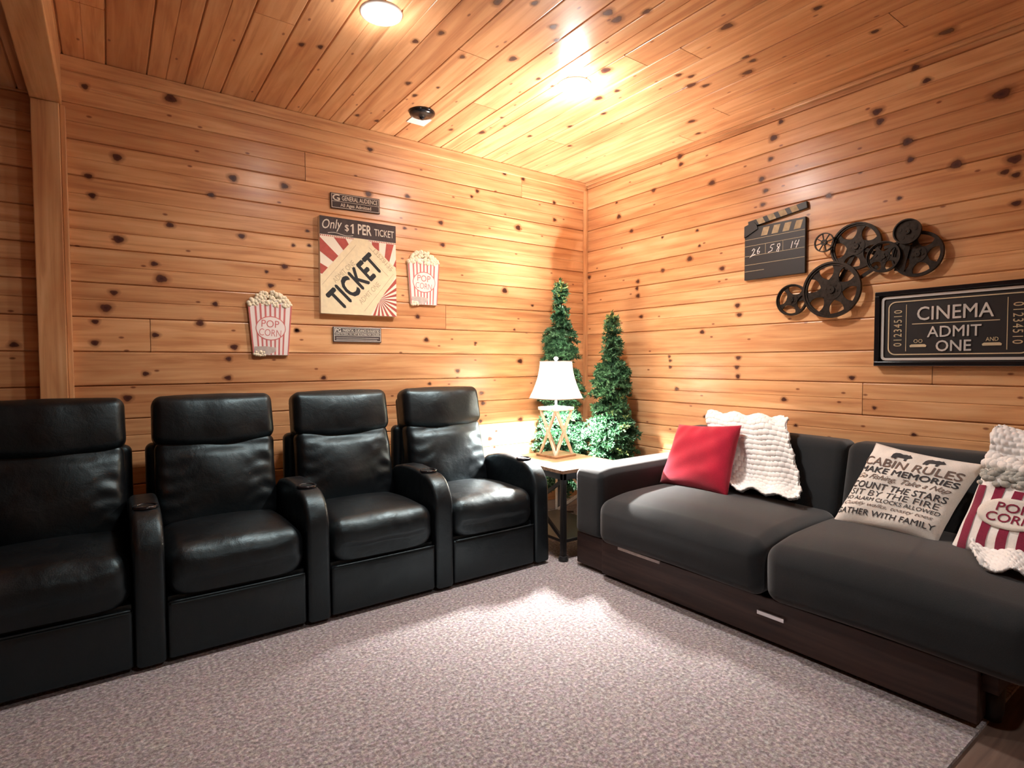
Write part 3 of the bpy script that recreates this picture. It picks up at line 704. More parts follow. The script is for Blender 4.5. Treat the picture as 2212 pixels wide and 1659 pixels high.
# ---------------------------------------------------------------- chunky knit throws
def throw(label, path, left, right, seed, nu=150, ns=260, folds=3.0, fold_amp=0.024, rows=0.026):
    """path: [(x,z)] from behind the sofa back over the top and down; left/right: y of both edges along the path (0..1)"""
    P_ = [Vector(p) for p in path]; d = [0]
    for a, b in zip(P_, P_[1:]): d.append(d[-1] + (b-a).length)
    Lt = d[-1]
    def cr(s):
        x = s*Lt
        for i in range(len(P_)-1):
            if x <= d[i+1] or i == len(P_)-2:
                t = (x-d[i])/(d[i+1]-d[i]); p0, p1, p2, p3 = P_[max(0, i-1)], P_[i], P_[i+1], P_[min(len(P_)-1, i+2)]
                return 0.5*((2*p1) + (p2-p0)*t + (2*p0-5*p1+4*p2-p3)*t*t + (3*p1-p0-3*p2+p3)*t**3)
    def lin(K, s):
        for (a, va), (b, vb) in zip(K, K[1:]):
            if s <= b: return va + (vb-va)*(s-a)/(b-a)
        return K[-1][1]
    bm = bmesh.new(); g = []
    for j in range(ns+1):
        s = j/ns; p = cr(s); q = cr(min(1, s+0.004)); p_ = cr(max(0, s-0.004)); t = (q-p_).normalized(); nx = Vector((t.y, -t.x))
        if nx.x > 0 and s > 0.45: nx = -nx
        yl, yr = lin(left, s), lin(right, s); row = []
        for i in range(nu+1):
            u = i/nu; y = yl + (yr-yl)*u; wid = abs(yr-yl)
            sl = s*Lt; rr = sl/rows + 0.16*math.sin(u*9+seed); k = math.floor(rr)
            br = abs(math.sin(PI*rr))**0.55; bc = abs(math.sin(PI*(u*0.5/0.034 + 0.5*(k % 2))))**0.45
            h = 0.013*br*(0.45+0.55*bc)
            fo = fold_amp*(0.5+0.5*math.sin(2*PI*folds*u + seed + 1.2*math.sin(5*s+seed)))*min(1, s*2.0)
            edge = 0.006*math.sin(sl*70+seed)
            hem = 0.018*math.sin(u*13+seed*2)*max(0, s-0.9)*10
            row.append(bm.verts.new((p.x + nx.x*(h+fo), y + (edge if i in (0, nu) else 0), p.y + nx.y*(h+fo) + hem*0.4)))
        g.append(row)
    for j in range(ns):
        for i in range(nu): bm.faces.new((g[j][i], g[j][i+1], g[j+1][i+1], g[j+1][i]))
    bmesh.ops.recalc_face_normals(bm, faces=bm.faces)
    o = link('throw_blanket', bm, M_knit)
    md = o.modifiers.new('thickness', 'SOLIDIFY'); md.thickness = 0.010; md.offset = -1
    tag(o, label, 'blanket', 'white knit throws over the sofa back')
    return o
throw('white chunky knit throw draped over the sofa back beside the crimson pillow', [(3.235, 0.62), (3.225, 0.74), (3.20, 0.815), (3.12, 0.852), (3.03, 0.865), (2.955, 0.845), (2.925, 0.78), (2.895, 0.66), (2.862, 0.55), (2.81, 0.508), (2.745, 0.500)],
      [(0, 2.16), (0.42, 2.13), (0.55, 2.05), (0.70, 1.90), (1, 1.84)], [(0, 1.82), (0.22, 1.80), (0.36, 1.70), (0.45, 1.61), (0.55, 1.56), (0.8, 1.47), (1, 1.42)], 0.7)
throw('white chunky knit throw spilling over the sofa back and seat at the right edge', [(3.285, 0.60), (3.28, 0.74), (3.24, 0.835), (3.12, 0.885), (3.03, 0.905), (2.965, 0.88), (2.935, 0.80), (2.90, 0.66), (2.86, 0.55), (2.78, 0.505), (2.66, 0.50), (2.54, 0.498), (2.42, 0.490)],
      [(0, 0.72), (0.42, 0.73), (0.6, 0.72), (0.8, 0.71), (0.9, 0.68), (1, 0.60)], [(0, 0.40), (1, 0.38)], 2.3, folds=2.0)

# ---------------------------------------------------------------- end table and lamp
t = empty('end_table', (2.438, 2.855, 0), 'rustic planked end table with black legs between the last recliner and the sofa', 'side table')
hx, hy, zt = 0.255, 0.320, 0.556
bm = bmesh.new()
for k in range(5):
    y0 = -hy + k*2*hy/5; box(bm, -hx, hx, y0+0.001, y0+2*hy/5-0.001, zt-0.022, zt, 0.003)
link('table_top', bm, M_tabletop, t, smooth=False)
bm = bmesh.new(); box(bm, -hx+0.015, hx-0.015, -hy+0.015, -hy+0.035, zt-0.062, zt-0.022); box(bm, -hx+0.015, hx-0.015, hy-0.035, hy-0.015, zt-0.062, zt-0.022)
box(bm, -hx+0.015, -hx+0.035, -hy+0.035, hy-0.035, zt-0.062, zt-0.022); box(bm, hx-0.035, hx-0.015, -hy+0.035, hy-0.035, zt-0.062, zt-0.022); link('apron', bm, M_black, t, smooth=False)
for sx in (-1, 1):
    for sy in (-1, 1):
        bm = bmesh.new(); x, y = sx*(hx-0.030), sy*(hy-0.030)
        box(bm, x-0.015, x+0.015, y-0.015, y+0.015, 0.02, zt-0.022, 0.004)
        lathe(bm, [(0, 0), (0.028, 0.0), (0.032, 0.012), (0.026, 0.03), (0, 0.03)], 20, Matrix.Translation((x, y, 0)))
        link('leg', bm, M_black, t, angle=35)
bm = bmesh.new(); box(bm, -hx+0.03, hx-0.03, -hy+0.03, hy-0.03, 0.105, 0.125, 0.003); link('shelf', bm, M_black, t, smooth=False)
for s in (-1, 1):
    bm = bmesh.new()
    beam(bm, (s*(hx-0.035), -hy+0.05, 0.13), (s*(hx-0.035), hy-0.05, zt-0.07), 0.014, 0.022); beam(bm, (s*(hx-0.045), -hy+0.05, zt-0.07), (s*(hx-0.045), hy-0.05, 0.13), 0.014, 0.022)
    link('cross_brace', bm, M_black, t, smooth=False)

t = empty('table_lamp', (LAMP_XY[0], LAMP_XY[1], zt), 'lit table lamp with flared white shade on an open whitewashed wooden frame', 'lamp', None, math.radians(4))
q = 0.098
bm = bmesh.new(); box(bm, -q, q, -q, q, 0.0005, 0.016, 0.003); link('base_plate', bm, M_tabletop, t, smooth=False)
bm = bmesh.new(); qt = 0.080
zb, zu = 0.016, 0.318
cb = [(-0.078, -0.078), (0.078, -0.078), (0.078, 0.078), (-0.078, 0.078)]; ct = [(-0.075, -0.075), (0.075, -0.075), (0.075, 0.075), (-0.075, 0.075)]
for i in range(4):       # each face is an X whose bars meet at the corners
    a, b = cb[i], cb[(i+1) % 4]; c, d = ct[i], ct[(i+1) % 4]
    mb = ((a[0]+b[0])/2, (a[1]+b[1])/2)
    nrm = (mb[0], mb[1], 0)
    beam(bm, (a[0], a[1], zb), (d[0], d[1], zu), 0.016, 0.012, nrm, 0.001); beam(bm, (b[0], b[1], zb), (c[0], c[1], zu), 0.016, 0.012, nrm, 0.001)
link('open_frame', bm, M_whitewash, t, smooth=False)
bm = bmesh.new(); box(bm, -0.088, 0.088, -0.088, 0.088, zu, zu+0.022, 0.003); link('top_plate', bm, M_whitewash, t, smooth=False)
bm = bmesh.new(); lathe(bm, [(0, 0.34), (0.02, 0.34), (0.02, 0.346), (0.008, 0.352), (0.008, 0.42), (0.014, 0.425), (0.014, 0.46), (0, 0.46)], 20); link('stem', bm, M_steel, t)
bm = bmesh.new()
lathe(bm, [(0, 0.46), (0.012, 0.462), (0.016, 0.478), (0.030, 0.505), (0.031, 0.525), (0.022, 0.545), (0, 0.552)], 20); link('bulb', bm, emis('lit_bulb', (1.0, 0.88, 0.72), 30.0), t)
# cut-corner bell shade
def ring(hw, z, n=6):
    c = hw*0.36; pts = []
    cor = [(hw, -hw+c), (hw, hw-c), (hw-c, hw), (-hw+c, hw), (-hw, hw-c), (-hw, -hw+c), (-hw+c, -hw), (hw-c, -hw)]
    for i in range(8):
        a, b = cor[i], cor[(i+1) % 8]
        for k in range(n): pts.append((a[0]+(b[0]-a[0])*k/n, a[1]+(b[1]-a[1])*k/n, z))
    return pts
bm = bmesh.new(); prof = []
for k in range(15):
    s = k/14; prof.append((0.094 + 0.060*(1-s)**1.9 + 0.004*(1-s), 0.402 + 0.252*s))
R_ = [[bm.verts.new(p) for p in ring(h, z)] for h, z in prof]
for A, B in zip(R_, R_[1:]):
    for i in range(len(A)): bm.faces.new((A[i], A[(i+1) % len(A)], B[(i+1) % len(B)], B[i]))
sh = link('lamp_shade', bm, M_shade, t, angle=20)
md = sh.modifiers.new('thickness', 'SOLIDIFY'); md.thickness = 0.0015
bm = bmesh.new()
tube(bm, ring(prof[0][0]+0.001, prof[0][1], 2), 0.0035, 6, True); tube(bm, ring(prof[-1][0]+0.001, prof[-1][1], 2), 0.0035, 6, True)
for i in range(8): tube(bm, [Vector(ring(h+0.0006, z, 1)[i]) for h, z in prof], 0.0018, 5)
link('shade_piping', bm, M_popgrey, sh)
bm = bmesh.new()
tube(bm, [(0.045, 0, 0.44), (0.052, 0, 0.54), (0.03, 0, 0.63), (0, 0, 0.650), (-0.03, 0, 0.63), (-0.052, 0, 0.54), (-0.045, 0, 0.44)], 0.0018, 6)
for a in (0, PI/2, PI, 1.5*PI): tube(bm, [(0, 0, 0.651), (0.093*math.cos(a), 0.093*math.sin(a), 0.652)], 0.0015, 6)
link('shade_harp', bm, M_steel, t)
bm = bmesh.new(); lathe(bm, [(0, 0.651), (0.010, 0.653), (0.006, 0.662), (0.014, 0.668), (0.016, 0.676), (0.010, 0.686), (0, 0.689)], 20); link('finial', bm, M_white, t)

# ---------------------------------------------------------------- slim artificial pines
def pine_tree(loc, H, Rb, label, seed):
    R_ = random.Random(seed); lim = (XW-0.062-loc[0], YW-0.065-loc[1])
    t = empty('artificial_pine', (*loc, 0), label, 'artificial tree', 'slim artificial pine trees in the corner')
    bm = bmesh.new(); tone = bm.faces.layers.float.new('tone')
    def needles(p, d, n, L, tn):
        p = Vector((min(p.x, lim[0]), min(p.y, lim[1]), p.z))
        d = d.normalized(); ref = Vector((0, 0, 1)) if abs(d.z) < 0.9 else Vector((1, 0, 0)); s = d.cross(ref).normalized(); u = s.cross(d)
        for k in range(n):
            a = R_.uniform(0, 2*PI); o = p + d*R_.uniform(-0.004, 0.022)
            dr = (d*R_.uniform(0.35, 1.0) + (s*math.cos(a) + u*math.sin(a))*R_.uniform(0.6, 1.0)).normalized()
            w_ = dr.cross(Vector((R_.uniform(-1, 1), R_.uniform(-1, 1), R_.uniform(-1, 1)))).normalized()*R_.uniform(0.0028, 0.0045)
            l = L*R_.uniform(0.7, 1.15)
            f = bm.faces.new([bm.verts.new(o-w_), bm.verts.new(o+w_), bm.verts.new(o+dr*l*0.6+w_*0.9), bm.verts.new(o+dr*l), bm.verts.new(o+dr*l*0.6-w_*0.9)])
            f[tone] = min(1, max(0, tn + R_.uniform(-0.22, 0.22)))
    nb = int(380*H)
    for b in range(nb):
        s = (b + R_.random())/nb; s = s**1.05
        z = 0.27 + s*(H-0.31)
        prof = Rb*(1-s)**0.62*(0.86 + 0.22*math.sin(z*17+seed) + 0.10*math.sin(z*41+seed*2))
        prof = max(prof, 0.030)
        an = R_.uniform(0, 2*PI)
        if R_.random() < 0.05: prof *= 1.25
        L = prof*R_.uniform(0.82, 1.08)
        dz = R_.uniform(-0.15, 0.30) if s < 0.9 else R_.uniform(0.4, 1.2)
        d = Vector((math.cos(an), math.sin(an), dz)); st = 0.35 if L > 0.09 else 0.0
        nseg = max(2, int(L*(1-st)/0.020))
        tip = (0.85 if R_.random() < 0.5 else 0.6) if s > 0.90 else (0.8 if R_.random() < 0.04 else 0.52)  # treetop tips coloured yellower, light from above put into the needle tone
        for k in range(nseg+1):
            f = st + (1-st)*k/nseg
            p = Vector((0, 0, z)) + d*L*f - Vector((0, 0, 0.35*L*f*f))
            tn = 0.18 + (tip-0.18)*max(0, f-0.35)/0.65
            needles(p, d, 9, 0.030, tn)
            if f > 0.5 and L > 0.08:
                for sg in (-1, 1):
                    sd = Vector((-d.y*sg, d.x*sg, 0.15)) + d*0.8
                    needles(p + sd.normalized()*0.018, sd, 7, 0.024, tn); needles(p + sd.normalized()*0.036*(1.3-f), sd, 5, 0.022, tn)
    for k in range(14): needles(Vector((0, 0, H-0.09+0.007*k)), Vector((0, 0, 1)), 7, 0.022, 0.75)
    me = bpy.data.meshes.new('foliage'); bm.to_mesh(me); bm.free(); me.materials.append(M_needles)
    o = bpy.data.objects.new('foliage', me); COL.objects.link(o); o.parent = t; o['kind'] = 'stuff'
    bm = bmesh.new(); tube(bm, [(0, 0, 0.03), (0, 0, H*0.5), (0.004, 0, H-0.08)], [0.014, 0.010, 0.003], 8); link('trunk', bm, M_bark, t)
    bm = bmesh.new()
    for a in (0, 2*PI/3, 4*PI/3): beam(bm, (0, 0, 0.028), (0.13*math.cos(a), 0.13*math.sin(a), 0.009), 0.014, 0.012)
    box(bm, -0.018, 0.018, -0.018, 0.018, 0.012, 0.10, 0.002); link('stand', bm, M_black, t, smooth=False)
pine_tree((2.862, 3.350), 1.835, 0.230, 'taller slim artificial pine tree behind the lit lamp, against the left wall', 3)
pine_tree((3.055, 2.985), 1.560, 0.215, 'shorter slim artificial pine tree beside the lamp, behind the sofa arm', 8)

# ---------------------------------------------------------------- left wall decorations
def left(u, v, d=0.0): return Vector((u, YW - 0.001 - d, v))
def sub(f, u0, v0, d0=0.0, rot=0.0):
    c, s = math.cos(rot), math.sin(rot)
    return lambda u, v, d=0.0: f(u0 + u*c - v*s, v0 + u*s + v*c, d0 + d)
def wallbox(bm, f, u0, u1, v0, v1, d0, d1, bev=0.0, mi=0):
    c = [f(u, v, d) for u in (u0, u1) for v in (v0, v1) for d in (d0, d1)]
    o = f(u0, v0, d0); U = f(u1, v0, d0)-o; V = f(u0, v1, d0)-o; D = f(u0, v0, d1)-o
    box(bm, 0, U.length, 0, V.length, 0, D.length, bev, mi, lambda p: o + U.normalized()*p.x + V.normalized()*p.y + D.normalized()*p.z)
def plaque(u0, u1, v0, v1, label, rows, boldrows, tilt=0.0):
    cx, cy = (u0+u1)/2, (v0+v1)/2; W_, H_ = u1-u0, v1-v0
    f0 = sub(left, cx, cy, 0, tilt)
    t = empty('wall_plaque', f0(0, 0), label, 'wall sign')
    L = lambda u, v, d=0.0: f0(u, v, d) - t.location
    bm = bmesh.new(); wallbox(bm, L, -W_/2, W_/2, -H_/2, H_/2, 0.001, 0.012, 0.002); link('board', bm, M_slate, t, smooth=False)
    bm = bmesh.new(); e = 0.0032; d = 0.0123
    for a, b, c, g in ((-W_/2+.005, W_/2-.005, H_/2-.008, H_/2-.005), (-W_/2+.005, W_/2-.005, -H_/2+.005, -H_/2+.008), (-W_/2+.005, -W_/2+.008, -H_/2+.005, H_/2-.005), (W_/2-.008, W_/2-.005, -H_/2+.005, H_/2-.005)):
        wallbox(bm, L, a, b, c, g, d-0.001, d)
    for y, x0, x1 in boldrows: wallbox(bm, L, x0, x1, y-0.0012, y+0.0012, d-0.001, d)
    link('border_lines', bm, M_chalk, t, smooth=False)
    bm = bmesh.new()
    for body, x, y, w_, h_, bo in rows: put_text(bm, text_polys(body, w_, h_, 0, bo), sub(L, x, y, d), 0, 0.0006)
    link('lettering', bm, M_chalk, t, smooth=False)
plaque(1.147, 1.469, 2.176, 2.272, 'small dark plaque reading G General Audience, above the ticket canvas', [('G', -0.126, 0.020, 0.044, 0.038, 0.02), ('GENERAL AUDIENCE', 0.028, 0.020, 0.235, 0.028, 0.012), ('All Ages Admitted', 0.0, -0.026, 0.20, 0.028, 0.012)],
       [(-0.003, -0.153, 0.153)], math.radians(1.5))
plaque(1.150, 1.469, 1.338, 1.434, 'small dark plaque reading PG Parental Guidance Suggested, below the ticket canvas', [('PG', -0.128, 0.026, 0.036, 0.020, 0.02), ('PARENTAL GUIDANCE SUGGESTED', 0.024, 0.026, 0.245, 0.017, 0.012), ('SOME MATERIAL MAY NOT BE SUITABLE FOR CHILDREN', 0.0, 0.002, 0.292, 0.012, 0.008)],
       [(0.0125, -0.153, 0.153), (-0.0085, -0.153, 0.153), (-0.022, -0.14, 0.14), (-0.033, -0.14, 0.13)])

# ticket canvas
CW, CH, CT = 0.500, 0.598, 0.034
t = empty('ticket_canvas', (1.319, YW-0.001, 1.811), 'square-edged canvas print of a yellow movie ticket on red sunburst', 'wall art')
L = lambda u, v, d=0.0: Vector((u, -d, v))
bm = bmesh.new(); wallbox(bm, L, -CW/2, CW/2, -CH/2, CH/2, 0.001, CT, 0.002); link('canvas', bm, M_creamlt, t, smooth=False)
X0, X1, Y0, Y1 = -CW/2, CW/2, -CH/2, CH/2; yh = Y1 - 0.112
def cu(px, py):      # print coordinates
    u = (px-207)/690.0; top = 335+92*u; bot = 1213+32*u
    return (X0 + u*CW, Y1 - (py-top)/(bot-top)*CH)
bm = bmesh.new(); c0 = cu(735, 1085)
N = 46
for k in range(0, N, 2):
    a0, a1 = 2*PI*(k-0.5)/N, 2*PI*(k+0.5)/N
    p = clip_poly([c0, (c0[0]+1.2*math.cos(a0), c0[1]+1.2*math.sin(a0)), (c0[0]+1.2*math.cos(a1), c0[1]+1.2*math.sin(a1))], X0, Y0, X1, yh-0.012)
    if len(p) > 2: prism(bm, p, CT, CT+0.0006, L)
link('sunburst_rays', bm, M_red, t, smooth=False)
bm = bmesh.new(); prism(bm, [(X0, yh), (X1, yh), (X1, Y1), (X0, Y1)], CT, CT+0.0008, L); link('header_band', bm, M_slate, t, smooth=False)
bm = bmesh.new()
for k in range(42):
    u = X0 + 0.006 + k*(CW-0.012)/41; wallbox(bm, L, u-0.003, u+0.003, yh-0.010, yh-0.003, CT, CT+0.0009)
link('dashed_line', bm, M_red, t, smooth=False)
bm = bmesh.new()
put_text(bm, text_polys('Only', 0.125, 0.075, 0.35, 0.004), sub(L, -0.172, Y1-0.052, CT+0.001, 0.10), 0, 0.0005)
put_text(bm, text_polys('$', 0.026, 0.046, 0, 0), sub(L, -0.080, Y1-0.058, CT+0.001), 0, 0.0005)
prism(bm, [(-0.036, Y1-0.086), (-0.036, Y1-0.026), (-0.042, Y1-0.026), (-0.056, Y1-0.037), (-0.056, Y1-0.046), (-0.046, Y1-0.039), (-0.046, Y1-0.086)], CT+0.001, CT+0.0015, L)
put_text(bm, text_polys('PER', 0.088, 0.062, 0, 0.02), sub(L, 0.036, Y1-0.054, CT+0.001), 0, 0.0005)
put_text(bm, text_polys('TICKET', 0.135, 0.044, 0, 0.01), sub(L, 0.168, Y1-0.060, CT+0.001), 0, 0.0005)
ribbon(bm, [(-0.20+0.02*i, Y1-0.100+0.006*math.sin(i*0.8)) for i in range(9)], 0.003, sub(L, 0, 0, CT+0.001))
link('header_lettering', bm, M_chalk, t, smooth=False)
bm = bmesh.new()
P1 = [cu(205, 965), cu(205, 880), cu(500, 545), cu(545, 522), cu(600, 530), cu(640, 560), cu(690, 620), cu(735, 655), cu(800, 720), cu(850, 770), cu(893, 800), cu(898, 870), cu(640, 1238), cu(205, 1212)]
prism(bm, clip_poly(P1, X0, Y0, X1, yh), CT, CT+0.0012, L); link('ticket_print', bm, M_cream, t, smooth=False)
a1 = math.atan2(cu(470, 730)[1]-cu(330, 950)[1], cu(470, 730)[0]-cu(330, 950)[0])
bm = bmesh.new(); cc = cu(512, 925)
put_text(bm, text_polys('TICKET', 0.405, 0.134, 0, 0.034, 1.05), sub(L, cc[0], cc[1], CT+0.0014, math.radians(46)), 0, 0.0006)
link('ticket_lettering', bm, M_ink, t, smooth=False)
bm = bmesh.new()
for q_ in (cu(410, 838), cu(640, 1030)): put_text(bm, text_polys('ADMIT ONE', 0.185, 0.034, 0, 0.0), sub(L, q_[0], q_[1], CT+0.0014, math.radians(46)), 0, 0.0005)
q_ = cu(770, 735); put_text(bm, text_polys('13579135', 0.17, 0.030, 0, 0), sub(L, q_[0], q_[1], CT+0.0014, math.radians(-44)), 0, 0.0005)
for pa, pb in (((222, 955), (520, 600)), ((590, 1195), (870, 860)), ((640, 620), (860, 835)), ((600, 660), (820, 880))):
    ribbon(bm, [cu(*pa), cu(*pb)], 0.0022, sub(L, 0, 0, CT+0.0012))
link('faint_print', bm, M_faint, t, smooth=False)

# popcorn cut-outs
def popcorn_sign(cx, v0, v1, wt, wb, label, rot):
    t = empty('popcorn_sign', (cx, YW-0.001, (v0+v1)/2), label, 'wall sign', 'striped popcorn wall signs')
    H_ = v1-v0; L = sub(lambda u, v, d=0.0: Vector((u, -d, v)), 0, 0, 0, rot)
    yb, yt = -H_/2, H_/2 - 0.085; hw = lambda v: (wb + (wt-wb)*(v-yb)/(yt-yb))/2; D = 0.018
    bm = bmesh.new(); prism(bm, [(-hw(yb), yb), (hw(yb), yb), (hw(yt), yt), (hw(yt)*0.4, yt+0.02), (-hw(yt)*0.4, yt+0.02), (-hw(yt), yt)], 0.001, D, L); link('box_panel', bm, M_popwhite, t, smooth=False)
    bm = bmesh.new()
    for k in range(9):
        if k in (4,): pass
        a, b = (k-4)/4.45 - 0.050, (k-4)/4.45 + 0.035
        if k in (0, 8): a, b = ((-1.0, -0.93) if k == 0 else (0.93, 1.0))
        n = 8; pl = [(a*hw(yb+(yt-yb)*i/n), yb+0.002+(yt-yb-0.004)*i/n) for i in range(n+1)] + [(b*hw(yb+(yt-yb)*i/n), yb+0.002+(yt-yb-0.004)*i/n) for i in range(n, -1, -1)]
        prism(bm, pl, D, D+0.0007, L)
    link('stripes', bm, M_popred, t, smooth=False)
    oy = yb + (yt-yb)*0.52; rx, ry = wb*0.41, 0.068
    bm = bmesh.new(); prism(bm, [(rx*1.04*math.cos(2*PI*i/40), oy + ry*1.05*math.sin(2*PI*i/40)) for i in range(40)], D, D+0.0012, L, 1); prism(bm, [(rx*math.cos(2*PI*i/40)*0.985, oy + ry*0.975*math.sin(2*PI*i/40)) for i in range(40)], D, D+0.0018, L, 0)
    link('oval_label', bm, [M_popwhite, M_popred], t, smooth=False)
    bm = bmesh.new(); put_text(bm, text_polys('POP', 0.098, 0.042, 0, -0.004), sub(L, -0.002, oy+0.026, D+0.0019, -0.05), 0, 0.0006)
    put_text(bm, text_polys('CORN', 0.122, 0.040, 0, -0.010), sub(L, -0.004, oy-0.026, D+0.0019, -0.08), 0, 0.0006); link('lettering', bm, M_popred, t, smooth=False)
    bm = bmesh.new(); R_ = random.Random(int(cx*100))
    for k in range(150):
        u = R_.uniform(-1, 1); top = yt + 0.080*(1-abs(u)**2.6)*0.92; v = R_.uniform(yt-0.012, top); r = R_.uniform(0.008, 0.014)
        p = L(u*(hw(yt)-0.004), v - r*0.3, D*0.6 + R_.uniform(-0.004, 0.004)); bmesh.ops.create_icosphere(bm, subdivisions=2, radius=r, matrix=Matrix.Translation(p))
    o = link('popcorn', bm, M_popcorn, t); o['kind'] = 'stuff'
    bm = bmesh.new()
    prism(bm, [(-hw(yb)+0.002, yb+0.004), (-0.01, yb+0.004), (0.022, yb+0.02), (0.028, yb+0.045), (-0.03, yb+0.052), (-hw(yb)*0.93, yb+0.05)], D, D+0.0009, L); link('grey_pile_print', bm, M_popgrey, t, smooth=False)  # greyish popcorn pile at lower left, printed flat in its own grey
    bm = bmesh.new()
    for k in range(16):
        p = L(-hw(yb)+0.004+R_.uniform(0, 0.060), yb+0.002+R_.uniform(-0.006, 0.018), D*0.7); bmesh.ops.create_icosphere(bm, subdivisions=2, radius=R_.uniform(0.007, 0.012), matrix=Matrix.Translation(p))
    o = link('spilled_popcorn', bm, M_popcorn, t); o['kind'] = 'stuff'
popcorn_sign(0.780, 1.252, 1.640, 0.245, 0.196, 'striped popcorn cut-out sign hanging lower, left of the ticket canvas', 0.0)
popcorn_sign(1.783, 1.606, 1.985, 0.240, 0.200, 'striped popcorn cut-out sign hanging higher, right of the ticket canvas', 0.0)

# ---------------------------------------------------------------- right wall decorations (u grows to the right = -y)
def rightw(o):
    return lambda u, v, d=0.0: Vector((-d, -u, v))
# clapperboard
t = empty('clapperboard', (XW-0.001, 1.872, 1.875), 'black wooden clapperboard with chalk writing hanging left of the reels', 'wall art')
L = rightw(t)
bm = bmesh.new(); wallbox(bm, L, -0.191, 0.191, -0.158, 0.165, 0.001, 0.020, 0.002); link('slate', bm, M_black, t, smooth=False)
bm = bmesh.new()
for y, x0, x1 in ((0.092, -0.188, 0.188), (0.052, -0.188, 0.188), (-0.010, -0.188, 0.188), (-0.065, -0.188, 0.188), (-0.105, -0.188, -0.06)): wallbox(bm, L, x0, x1, y-0.0012, y+0.0012, 0.0195, 0.0206)
for x in (-0.052, 0.058): wallbox(bm, L, x-0.0010, x+0.0010, -0.010, 0.052, 0.0195, 0.0206)
link('ruled_lines', bm, M_faint, t, smooth=False)
bm = bmesh.new()
for k in range(4):
    x = -0.082 + k*0.068; prism(bm, [(x, 0.103), (x+0.040, 0.103), (x+0.056, 0.152), (x+0.016, 0.152)], 0.020, 0.0210, L)
link('stripe_row', bm, M_tan, t, smooth=False)
bm = bmesh.new(); prism(bm, [(-0.191, 0.108), (-0.100, 0.150), (-0.110, 0.178), (-0.128, 0.196), (-0.190, 0.178)], 0.019, 0.027, L); link('hinge', bm, M_black, t, smooth=False)
an = math.radians(7.2); SF = sub(L, -0.185, 0.158, 0.0, an)
bm = bmesh.new(); wallbox(bm, SF, 0.02, 0.388, 0.006, 0.046, 0.001, 0.019, 0.002); stk = link('clapstick', bm, M_black, t, smooth=False)
bm = bmesh.new()
for k in range(3 + 1):
    x = 0.090 + k*0.070; prism(bm, [(x, 0.0075), (x+0.042, 0.0075), (x+0.028, 0.0445), (x-0.014, 0.0445)], 0.0188, 0.0198, SF)
o = link('stick_stripes', bm, M_tan, t, smooth=False); o.parent = stk
G = sub(L, 0, 0, 0.0206)
ST = [[(-0.140, 0.020), (-0.128, 0.032), (-0.120, 0.026), (-0.132, 0.002), (-0.155, -0.020), (-0.128, -0.006), (-0.116, -0.004)], [(-0.088, 0.036), (-0.104, 0.014), (-0.104, -0.002), (-0.094, -0.002), (-0.088, 0.010), (-0.102, 0.012)],
      [(0.006, 0.038), (-0.014, 0.036), (-0.020, 0.022), (-0.006, 0.016), (-0.010, 0.002), (-0.034, -0.006)], [(0.040, 0.036), (0.026, 0.034), (0.024, 0.022), (0.036, 0.010), (0.030, -0.012), (0.020, -0.006), (0.026, 0.008), (0.040, 0.022), (0.040, 0.036)],
      [(0.118, 0.036), (0.108, -0.004)], [(0.140, 0.038), (0.128, 0.018), (0.152, 0.014)], [(0.156, 0.038), (0.138, -0.006)]]
for grp in (ST[0:2], ST[2:4], ST[4:7]):
    bm = bmesh.new()
    for s in grp: ribbon(bm, s, 0.0042, G)
    link('chalk_number', bm, M_white, t, smooth=False)
